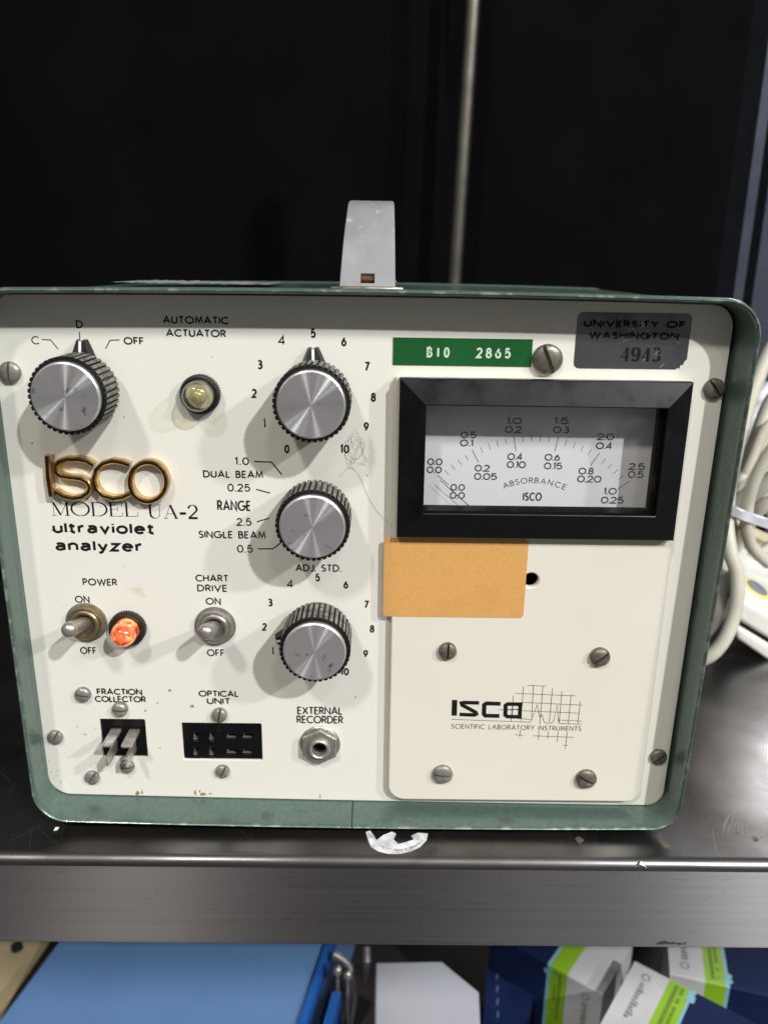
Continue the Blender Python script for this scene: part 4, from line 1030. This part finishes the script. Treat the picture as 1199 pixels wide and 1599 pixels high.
# slot walls
def vi(i, k): return i * nC + k
for i in range(iA, iB): Fc += [(vi(i, 4), vi(i + 1, 4), vi(i + 1, 14), vi(i, 14)), (vi(i, 5), vi(i, 13), vi(i + 1, 13), vi(i + 1, 5))]
Fc += [(vi(iA, 4), vi(iA, 14), vi(iA, 13), vi(iA, 5)), (vi(iB, 4), vi(iB, 5), vi(iB, 13), vi(iB, 14))]
Fc += [list(range(nC))[::-1], [(len(cl) - 1) * nC + k for k in range(nC)]]
hb.add(V, Fc)
hd = link('handle', hb.mesh('handle', vinyl, 50, (0, 60, BZ)), AN, label='upright grey carrying handle arching over the case')
def hp_(name, b, m_, lb=None): return link(name, b.mesh(name, m_, 35, (0, 60, BZ)), hd)
b = MB(); b.tube([(hx_slot0 - 1, 17.0, TZ + 4.6), (hx_slot1 + 1, 17.0, TZ + 4.6)], 1.5, 10); hp_('slot_pin', b, rust)
for y0_, y1_ in ((3, 19), (166, 184)):
    b = MB(); b.box(hxc - hw - 2.8, hxc + hw + 2.4, y0_, y1_, TZ - .6, TZ + .35); hp_('foot_plate', b, screwm)
    b = MB(); b.tube([(hxc - hw - 2.6, y0_ + .6, TZ + .9), (hxc - hw, y0_, TZ + 1.1), (hxc + hw, y0_, TZ + 1.1), (hxc + hw + 2.0, y0_ + .9, TZ + 1.2), (hxc + hw + 2.4, y0_ + 5, TZ + 1.2)], 1.0, 10); hp_('foot_bead', b, mat('dirty_nickel', (186, 178, 164), .4, metal=.9, var=(130, 118, 100), vscale=300, bump=.2))
# pale dusty tape remains on the case top
b = MB(); rnd = random.Random(4); N = 40; xa, xb = U(172, 443, -60)[0], U(418, 443, -60)[0]
V = []
for i in range(N + 1):
    x = xa + (xb - xa) * i / N; V += [(x, 60 + rnd.uniform(-5, 3), 93.9 + rnd.uniform(.1, .5)), (x + rnd.uniform(-2, 2), 110 + rnd.uniform(-6, 6), 93.9 + rnd.uniform(.1, .5))]
b.add(V, [(2 * i, 2 * i + 2, 2 * i + 3, 2 * i + 1) for i in range(N)])
link('tape_residue', b.mesh('tape_residue', mat('pale_residue', (150, 146, 144), .8, var=(104, 104, 104), vscale=200), 0, (0, 60, BZ)), AN)

# ---------------------------------------------------------------- torn round sticker on the shelf edge
b = MB(); Zs = SZ + .12
op = [(571, 1302), (578, 1300), (584, 1306), (588, 1313), (598, 1307), (612, 1301), (618, 1304), (614, 1312), (622, 1320), (634, 1317), (646, 1313), (642, 1306), (652, 1302), (668, 1303), (666, 1313), (656, 1323), (642, 1330), (624, 1334), (606, 1334), (590, 1330), (579, 1323), (574, 1312)]
pts = [G3(x, y, Zs) for x, y in op]
N = len(pts); ctr = G3(618, 1326, Zs)
rnd = random.Random(2)
b.add([p + Vector((0, 0, .05 + rnd.uniform(0, .9) * (i < 14))) for i, p in enumerate(pts)] + [p - Vector((0, 0, .06)) for p in pts], [list(range(N))[::-1]] + [(i, i + N, (i + 1) % N + N, (i + 1) % N) for i in range(N)])
stk = thing('torn_sticker', 'torn white round paper sticker remains on the shelf edge below the analyzer', 'sticker', tuple(ctr))
link('paper', b.mesh('paper', mat('torn_paper', (226, 226, 228), .6, var=(176, 178, 182), vscale=220, vamt=.3, bump=.3, bscale=500), 0, ctr), stk)
t = MB(); rnd = random.Random(9)
for k in range(26):
    u = k / 25; a = math.radians(205 + 130 * u); px, py = 621 + 41 * math.cos(a), 1304 - 25 * math.sin(a) * 1.0
    if rnd.random() < .2: continue
    p = G3(px, py, Zs + .25); q = G3(px + 1.0, py - 2.6, Zs + .25); t.ribbon([(p.x, p.y), (q.x, q.y)], .28, Zs + .3 + .001 * k)
link('print', t.mesh('print', ink, 0, ctr), stk)

# scuffs and glue remains on the shelf top, right of the case
b = MB(); rnd = random.Random(21); zk = 0
for st in ([(1130, 1268), (1138, 1275), (1132, 1290), (1128, 1302)], [(1128, 1292), (1136, 1276), (1147, 1266), (1144, 1280), (1136, 1300)], [(1146, 1290), (1152, 1282), (1153, 1298)], [(1158, 1303), (1160, 1288), (1166, 1282), (1166, 1300)], [(1170, 1290), (1174, 1300), (1180, 1288), (1176, 1306)], [(1122, 1318), (1150, 1322), (1196, 1306)], [(1112, 1296), (1118, 1330), (1126, 1342)]):
    zk += 1; P = [G3(x, y, SZ + .03) for x, y in st]; b.ribbon([(p.x, p.y) for p in P], .5 if zk < 6 else .3, SZ + .03 + .002 * zk)
fine = MB()
for k in range(75):
    px, py = rnd.choice([(rnd.uniform(1075, 1199), rnd.uniform(1050, 1345)), (rnd.uniform(0, 1199), rnd.uniform(1302, 1338)), (rnd.uniform(0, 60), rnd.uniform(900, 1330))])
    p = G3(px, py, SZ); a = rnd.gauss(1.2, .8); L0 = rnd.uniform(3, 22); cv = rnd.uniform(-.012, .012)
    P = []; x_, y_ = p.x, p.y
    for q in range(6): P.append((x_, y_)); x_ += math.cos(a) * L0 / 5; y_ += math.sin(a) * L0 / 5; a += cv * L0 / 5
    if min(q_[1] for q_ in P) < SF + 4: continue
    fine.ribbon(P, rnd.uniform(.04, .10), SZ + .02 + .0004 * k)
o = link('fine_scratches', fine.mesh('fine_scratches', mat('pale_scratch', (150, 147, 145), .4, metal=.8), 0, (0, 130, -1100)), rack); o['kind'] = 'stuff'
o = link('scratch_mark', b.mesh('scratch_mark', mat('bright_scratch', (150, 147, 144), .6, metal=.6), 0, (0, 130, -1100)), rack)
b = MB()
for (x, y, r) in ((88, 1294, 1.0), (1000, 1356, .0), (1178, 1310, 1.4), (1150, 1300, .8), (905, 1312, 2.0), (1038, 1318, 2.4)):
    if r and x > 100:
        p = G3(x, y, SZ + .05); pts = [(p.x + r * rnd.uniform(.5, 1.3) * math.cos(a), p.y + r * 1.6 * rnd.uniform(.5, 1.3) * math.sin(a)) for a in [k * 2 * PI / 11 for k in range(11)]]
        b.poly(pts, SZ + .05)
o = link('glue_spot', b.mesh('glue_spot', mat('dark_glue', (58, 52, 46), .6, var=(110, 104, 96), vscale=500), 0, (0, 130, -1100)), rack); o['kind'] = 'stuff'
p = G3(88, 1295, SZ); b = MB(); b.add([p + Vector(q) for q in ((-.8, -1.4, .1), (.8, -.8, .1), (1, 1.2, .1), (-.6, 1.2, .1), (-.2, 0, 1.1))], [(0, 1, 4), (1, 2, 4), (2, 3, 4), (3, 0, 4), (3, 2, 1, 0)])
solo('paper_crumb', b, white, 'tiny white crumb on the shelf left of the analyzer', 'crumb', 0)
p = U(1003, 1354, -SF); b = MB(); p = G3(1003, 1353, SZ - 3); b.add([(p.x - 2.4, SF - .5, SZ - .5), (p.x + .4, SF - .6, SZ - 1.6), (p.x + 1.6, SF - .4, SZ - 3.0), (p.x - 1.4, SF + .6, SZ + .2), (p.x - .4, SF + 1.0, SZ + .05)], [(0, 1, 2, 3), (3, 2, 4), (0, 3, 4)])
solo('plastic_shred', b, mat('clear_shred', (200, 198, 194), .3), 'small pale plastic shred caught on the shelf front edge', 'debris', 0)

# ---------------------------------------------------------------- cables and devices behind the case, at the right
cab = mat('cream_cable', (208, 203, 190), .45, var=(190, 184, 168), vscale=40, bump=.05)
def spl(pts, n=8):
    out = []
    for i in range(len(pts) - 1):
        p0, p1_, p2_, p3 = pts[max(i - 1, 0)], pts[i], pts[i + 1], pts[min(i + 2, len(pts) - 1)]
        for k in range(n):
            u = k / n; out.append(.5 * ((2 * p1_) + (p2_ - p0) * u + (2 * p0 - 5 * p1_ + 4 * p2_ - p3) * u * u + (3 * p1_ - p0 - 3 * p2_ + p3) * u ** 3))
    return out + [pts[-1]]
def cable(name, pix, Ys, r, label, grp='cream cables bundled behind the analyzer'):
    pts = spl([W3(x, y, Y) for (x, y), Y in zip(pix, Ys)]); b = MB(); b.tube(pts, r, 14)
    return solo(name, b, cab, label, 'cable', 80, grp)
cable('cable', [(1262, 470), (1210, 535), (1176, 610), (1150, 700), (1135, 800), (1140, 860), (1151, 900), (1147, 955), (1128, 1003), (1095, 1030), (1040, 1030)], [200, 190, 180, 170, 160, 150, 145, 140, 135, 135, 150], 4.5, 'cream cable looping lowest to the shelf beside the case')
cable('cable', [(1255, 590), (1207, 620), (1178, 690), (1163, 735), (1140, 790), (1126, 860), (1128, 915), (1122, 950), (1104, 985), (1060, 1000)], [240, 235, 225, 215, 205, 200, 195, 190, 190, 190], 4.6, 'cream cable curving inside the lowest loop of the bundle')
cable('cable', [(1280, 700), (1225, 735), (1185, 762), (1150, 785), (1110, 800)], [170, 175, 180, 190, 200], 6.0, 'cream cable crossing below the white bag towards the case')
cable('cable', [(1262, 745), (1215, 778), (1180, 800), (1150, 850), (1120, 900)], [190, 190, 195, 215, 230], 5.0, 'cream cable below the white strap, running behind the loops')
cable('cable', [(1270, 640), (1215, 690), (1180, 745), (1166, 800), (1172, 850), (1200, 880)], [150, 152, 155, 160, 165, 170], 4.0, 'cream cable nearest the viewer, hooking back to the right under the strap')
cable('cable', [(1290, 760), (1230, 830), (1190, 862), (1150, 880), (1110, 905)], [225, 222, 220, 220, 225], 4.2, 'cream cable lying over the pale yellow box')
cable('cable', [(1290, 530), (1230, 590), (1196, 650), (1188, 720), (1200, 790), (1240, 840)], [260, 255, 250, 245, 240, 240], 4.6, 'cream cable arching in front of the white bag at the right edge')
cable('cable', [(1250, 650), (1200, 664), (1172, 720), (1150, 760), (1120, 776)], [215, 214, 212, 215, 225], 3.6, 'thinnest cream cable, slanting down across the white bag')
# white plastic bag, crumpled
b = MB(); rnd = random.Random(8); nn = 18; V = []
c0 = W3(1215, 690, 300)
for j in range(nn + 1):
    for i in range(nn * 2):
        a = 2 * PI * i / (nn * 2); ph_ = PI * j / nn - PI / 2
        k = 1 + .10 * math.sin(5 * a + 3 * ph_) + .08 * math.sin(9 * a - 4 * ph_ + 1) + rnd.uniform(-.04, .04)
        V.append((c0.x + 46 * k * math.cos(ph_) * math.cos(a), c0.y + 40 * k * math.cos(ph_) * math.sin(a), c0.z + 44 * k * math.sin(ph_)))
b.add(V, [(j * nn * 2 + i, j * nn * 2 + (i + 1) % (nn * 2), (j + 1) * nn * 2 + (i + 1) % (nn * 2), (j + 1) * nn * 2 + i) for j in range(nn) for i in range(nn * 2)])
solo('plastic_bag', b, mat('white_plastic', (232, 233, 240), .3, var=(206, 207, 216), vscale=30, bump=.3, bscale=60), 'crumpled white plastic bag behind the cream cables', 'bag', 70)
b = MB(); P = spl([W3(1135, 795, 150), W3(1160, 806, 150), W3(1185, 815, 155), W3(1240, 832, 160)]); V = []
for i, p in enumerate(P): V += [p + Vector((0, 0, 3.6 + .8 * math.sin(i * .7))), p + Vector((1, 3, -3.4)), p + Vector((1, 5, -3.2)), p + Vector((0, 2, 3.8))]
b.add(V, [(4 * i + k, 4 * i + (k + 1) % 4, 4 * i + 4 + (k + 1) % 4, 4 * i + 4 + k) for i in range(len(P) - 1) for k in range(4)])
solo('plastic_strap', b, mat('white_strap', (236, 237, 244), .35), 'white plastic strap tied round the cream cables', 'strap', 60)
# pale box
def qbox(name, corners, ext, mt_, label, cat, grp=None, bevel=0):
    b = MB(); b.hexa(corners, ext); o = solo(name, b, mt_, label, cat, 30, grp)
    if bevel:
        mo = o.modifiers.new('bevel', 'BEVEL'); mo.width = bevel * .001; mo.segments = 3
    return o
Y1 = 240
q = [W3(1160, 845, Y1), W3(1290, 905, Y1), W3(1290, 960, Y1), W3(1150, 900, Y1)]
qbox('carton', q, (10, 40, 6), mat('pale_yellow_card', (222, 214, 178), .6, var=(212, 204, 168), vscale=20), 'pale yellow card box behind the cables at the right edge', 'box', bevel=2)
# white appliance lying on the shelf
zt = SZ
dv = thing('white_appliance', 'white plastic device with a grey oval button lying right of the cables', 'device', tuple(W3(1240, 1040, 190)))
dl = dv.location * 1000
def dp_(name, b, m_, sm=35, bev=0):
    o = link(name, b.mesh(name, m_, sm, dl), dv)
    if bev: mo = o.modifiers.new('b', 'BEVEL'); mo.width = bev * .001; mo.segments = 4
    return o
wp = mat('white_plastic_shell', (226, 224, 218), .35, var=(214, 211, 204), vscale=30)
A0, A1, A2, A3 = W3(1145, 968, 165), W3(1300, 1062, 165), W3(1300, 1012, 165), W3(1145, 930, 165)
ext = Vector((16, 62, 22))
dp_('upper_shell', MB().hexa([A0, A1, A2, A3], ext), wp, bev=4)
B0, B1 = A0 + Vector((0, 0, -3.5)), A1 + Vector((0, 0, -3.5))
dp_('gap', MB().hexa([B0 + Vector((2, 3, -.5)), B1 + Vector((2, 3, -.5)), A1 + Vector((2, 3, 1)), A0 + Vector((2, 3, 1))], ext * .9), dark)
C0, C1 = Vector((A0.x + 4, 166, A0.z - 15)), Vector((A1.x, 166, A1.z - 18))
dp_('lower_shell', MB().hexa([C0, C1, B1, B0], ext), wp, bev=3)
nrm = (A1 - A0).cross(ext).normalized(); nrm = nrm if nrm.z > 0 else -nrm
def oval(px, py, ra, rb, hgt, nm, m_):
    # lies on the sloping top face
    o0 = A3 + (A2 - A3) * ((px - 1145) / 155) ; base = o0 + ext * .32
    u = (A2 - A3).normalized(); v = nrm.cross(u).normalized(); b = MB(); n = 28; V = []
    for h_2, s in ((-.5, 1), (hgt, 1), (hgt + .4, .9)): V += [base + u * ra * s * math.cos(2 * PI * k / n) + v * rb * s * math.sin(2 * PI * k / n) + nrm * h_2 for k in range(n)]
    b.add(V, [(j * n + k, j * n + (k + 1) % n, (j + 1) * n + (k + 1) % n, (j + 1) * n + k) for j in (0, 1) for k in range(n)] + [[2 * n + k for k in range(n)]])
    dp_(nm, b, m_)
oval(1186, 0, 11, 8, .5, 'button_ring', mat('yellow_ring', (222, 212, 120), .5)); oval(1186, 0, 8.5, 5.8, 1.3, 'button', mat('grey_button', (120, 124, 136), .4))

# ---------------------------------------------------------------- things on the lower shelf
LZ = -560
def frustum(corners_top, zt, zb, shrink=.0):
    b = MB(); return b
bl_ = thing('blue_tote', 'pale blue plastic tote with a bright blue rim on the lower shelf at the left', 'tote', tuple(Vector((-170, 190, LZ))))
lb_ = bl_.location * 1000
c = [G3(90, 1470, -450), G3(512, 1470, -450), G3(462, 1620, -450), G3(-22, 1620, -450)]
c[0] += (c[0] - c[3]) * 1.2; c[1] += (c[1] - c[2]) * 1.2
bluem = mat('milky_blue_plastic', (100, 134, 178), .35, var=(88, 122, 168), vscale=14, vamt=.7, bump=.1, bscale=60)
b = MB(); b.hexa([p for p in c], Vector((0, 0, -109.5))); o = link('body', b.mesh('body', bluem, 30, lb_), bl_); mo = o.modifiers.new('b', 'BEVEL'); mo.width = .003; mo.segments = 3
rimm = mat('bright_blue_plastic', (34, 92, 168), .4, var=(28, 80, 150), vscale=20)
b = MB(); d = (c[1] - c[0]).normalized()
b.hexa([c[1] - d * 1, c[1] + d * 5, c[2] + d * 5, c[2] - d * 1], Vector((0, 0, 3.5))); b.hexa([c[1] + d * .5, c[1] + d * 4, c[2] + d * 4, c[2] + d * .5], Vector((0, 0, -18)))
link('rim', b.mesh('rim', rimm, 30, lb_), bl_)
b = MB(); e = (c[2] - c[1]); b.hexa([c[1] + e * .8 + d * 17, c[1] + e * .8 + d * 24, c[2] + d * 26 + e * .5, c[2] + d * 19 + e * .5], Vector((0, 0, -60))); 
link('handle', b.mesh('handle', rimm, 30, lb_), bl_)
# tan case at the far left
q = [G3(-60, 1476, -470), G3(62, 1476, -470), G3(-8, 1610, -470), G3(-130, 1610, -470)]
q[0] += (q[0] - q[3]) * .8; q[1] += (q[1] - q[2]) * .8
tan = thing('tan_case', 'tan plastic case with a dark round foot left of the blue tote', 'case', (-330, 200, LZ)); tl = tan.location * 1000
link('shell', MB().hexa(q, Vector((0, 0, -89.5))).mesh('shell', mat('tan_plastic', (176, 160, 126), .5, var=(150, 134, 102), vscale=20), 30, tl), tan)
p = G3(27, 1482, -470); b = MB(); b.lathe([(5, -470), (4.6, -466.5), (.05, -466)], 20, p.x, p.y, cap=False); link('foot', b.mesh('foot', dark, 40, tl), tan)
# chamfered white container
zt = -420
q = [G3(x, y, zt) for x, y in ((586, 1502), (690, 1500), (748, 1548), (752, 1640), (584, 1640))]
b = MB(); N = 5; cen = sum(q, Vector()) / 5
V = []
for s, z in ((1, LZ), (1, zt - 3), (.975, zt - .8), (.94, zt)): V += [Vector((cen.x + (p.x - cen.x) * s, cen.y + (p.y - cen.y) * s, z)) for p in q]
b.add(V, [(j * N + k, j * N + (k + 1) % N, (j + 1) * N + (k + 1) % N, (j + 1) * N + k) for j in range(3) for k in range(N)] + [[3 * N + k for k in range(N)]])
o = solo('white_container', b, mat('white_matte_plastic', (188, 190, 198), .45, var=(176, 178, 188), vscale=20), 'white plastic container with a chamfered corner on the lower shelf', 'container', 30)
# wires and clips in the gap
b = MB()
for pts in ([G3(520, 1490, -440), G3(545, 1510, -450), G3(552, 1560, -470), G3(540, 1620, -500)], [G3(572, 1480, -430), G3(573, 1515, -440), G3(571, 1530, -450)]): b.tube(spl(pts), 3.4, 10)
solo('grey_tubing', b, mat('grey_tube', (128, 126, 128), .35, metal=.5), 'bent grey metal tubing in the gap right of the blue tote', 'tubing', 60)
for (x, y), lbl in (((527, 1510), 'small shiny bolt head nearest the blue tote, in the gap'), ((543, 1517), 'small shiny bolt head nearer the white container, in the gap')):
    p = G3(x, y, -430); b = MB(); b.lathe([(3.4, -436), (3.4, -433), (2.6, -430.6), (.05, -430)], 16, p.x, p.y, cap=False); b.lathe([(1.4, LZ), (1.4, -436)], 8, p.x, p.y, cap=False)
    solo('bolt', b, steel, lbl, 'bolt', 60, 'bolts in the gap')
b = MB(); b.box(-40, 20, 150, 240, LZ, -505); solo('dark_box', b, mat('dark_brown_card', (62, 52, 46), .7), 'dark brown box low in the gap beside the white container', 'box', 30)
# navy boxes
navy = mat('navy_card', (18, 30, 62), .6, spec=.15, var=(26, 40, 80), vscale=20)
navyw = mat('faded_print', (150, 160, 186), .5)
def flatbox(name, pix, z, mt_, label, grp=None):
    q = [G3(x, y, z) for x, y in pix]; b = MB(); b.hexa(q, Vector((0, 0, LZ - z + .5))); o = solo(name, b, mt_, label, 'box', 30, grp); return o, q
n1, q1 = flatbox('navy_box', [(768, 1440), (846, 1440), (822, 1640), (750, 1640)], -465, navy, 'navy blue carton between the white container and the green and white cartons', 'navy cartons on the lower shelf')
n2, q2 = flatbox('navy_box', [(1140, 1440), (1290, 1440), (1290, 1640), (1112, 1640)], -462, navy, 'navy blue carton at the right edge, behind the printed cartons', 'navy cartons on the lower shelf')
t = MB(); rnd = random.Random(5)
for k in range(9):
    x = 1150 + (k % 5) * 9; y = 1568 + (k // 5) * 14 + (k % 5) * 2
    if x > 1196: continue
    P = [G3(x, y, -461.8), G3(x - 2, y + 9, -461.8)]; t.ribbon([(p.x, p.y) for p in P], 1.0, -461.6 + .01 * k)
o = link('print', t.mesh('print', navyw, 0, tuple(n2.location * 1000)), n2); o['kind'] = 'stuff'
t = MB()
for k in range(5):
    P = [G3(776 + k * .4, 1500 + k * 20, -464.8), G3(775 + k * .4, 1510 + k * 20, -464.8)]; t.ribbon([(p.x, p.y) for p in P], 1.6, -464.6)
o = link('print', t.mesh('print', mat('faded_print_dim', (84, 98, 134), .5), 0, tuple(n1.location * 1000)), n1); o['kind'] = 'stuff'

# green and white cartons
wcard = mat('white_card', (206, 205, 206), .45, var=(184, 183, 184), vscale=30)
gcard = mat('lime_card', (146, 188, 40), .45, var=(132, 176, 34), vscale=30)
bcard = mat('pale_blue_edge', (130, 182, 196), .45)
def carton(label, O, up, vp, Z, wid, dep, segs, print_top, seed, grp='printed cartons on the lower shelf'):
    """box with a level top: O a top corner, up / vp photo points along its two top edges; segs: (end in mm, material index) along u"""
    o = G3(*O, Z); u = (G3(*up, Z) - o).normalized(); v = G3(*vp, Z) - o; v = (v - u * u.dot(v)).normalized()
    cen = o + u * wid / 2 + v * dep / 2; cen.z = LZ
    th = thing('carton', label, 'carton', tuple(cen), grp)
    b = MB(); xs = [0] + [e for e, _ in segs]; n = len(xs); H = LZ - Z + .5; rr = 1.2
    ring = lambda x: [o + u * x + v * a + Vector((0, 0, c)) for a, c in ((rr, 0), (dep - rr, 0), (dep, -rr), (dep, H), (0, H), (0, -rr))]
    vs = []
    for x in xs: vs += ring(x)
    fs = []; mi = []
    for k in range(n - 1):
        for q in range(6): fs.append((k * 6 + q, k * 6 + (q + 1) % 6, (k + 1) * 6 + (q + 1) % 6, (k + 1) * 6 + q)); mi.append(segs[k][1])
    fs += [[5, 4, 3, 2, 1, 0], [(n - 1) * 6 + q for q in range(6)]]; mi += [segs[0][1], segs[-1][1]]
    b.add(vs, fs, mi); link('body', b.mesh('body', [wcard, gcard, bcard, navy], 20, cen), th)
    s = MB(); rnd = random.Random(seed)
    if print_top: base, e1, e2, nn = o, u, v, Vector((0, 0, 1))
    else:
        nn = -v; base, e1, e2 = o, u, Vector((0, 0, -1))
    def P(a, c): return base + e1 * a + e2 * c + nn * .15
    def bar(a0, c0, a1, c1): s.add([P(a0, c0), P(a1, c0), P(a1, c1), P(a0, c1)], [(0, 1, 2, 3)])
    wm = segs[0][0]; c = 17
    s.add([P(wm * .45 + q_ * math.cos(2 * PI * k / 16), 11 + q_ * math.sin(2 * PI * k / 16)) for q_ in (3.4, 2.3) for k in range(16)], [(k, (k + 1) % 16, (k + 1) % 16 + 16, k + 16) for k in range(16)])
    while c < 52: d = rnd.uniform(1.2, 2.6); bar(wm * .38, c, wm * (.38 + rnd.uniform(.1, .2)), c + d); c += d + .9
    link('print', s.mesh('print', mat('carton_print', (120, 122, 122), .6), 0, cen), th)['kind'] = 'stuff'
    s = MB(); c = 4
    while c < 50:
        d = rnd.uniform(1.0, 2.4); g0, g1 = segs[0][0], segs[1][0]; bar(g0 + (g1 - g0) * .3, c, g0 + (g1 - g0) * .48, c + d)
        if rnd.random() < .8: bar(g0 + (g1 - g0) * .58, c, g0 + (g1 - g0) * .74, c + d * .9)
        c += d + .8
    link('print', s.mesh('print', mat('green_print', (84, 116, 34), .6), 0, cen), th)['kind'] = 'stuff'
    s = MB()        # splash of pale blue where the green meets the navy
    g1 = segs[1][0]
    for k in range(7):
        c_ = 3 + k * 1.3 + rnd.uniform(-1, 1); a_ = g1 + rnd.uniform(-1, 4); q_ = rnd.uniform(1, 2.4)
        s.add([P(a_ + q_ * math.cos(2 * PI * j / 9), c_ + q_ * math.sin(2 * PI * j / 9)) + nn * .02 * k for j in range(9)], [list(range(9))])
    link('splash', s.mesh('splash', bcard, 0, cen), th)['kind'] = 'stuff'
    return th
carton('leftmost printed carton, its white end to the right and navy end to the left', (941, 1554), (853, 1504), (1000, 1484), -425, 100, 62, [(29, 0), (43.5, 1), (46, 2), (96, 3)], False, 3)
carton('printed carton in front, white top between the other two printed cartons', (992, 1500), (1085, 1548), (936, 1596), -408, 100, 90, [(27, 0), (43, 1), (45, 2), (100, 3)], True, 4)
carton('printed carton furthest back, white top ending at the pale steel gap', (1046, 1521), (1109, 1535), (1033, 1483), -418, 100, 60, [(26, 0), (41, 1), (43.5, 2), (100, 3)], True, 5)
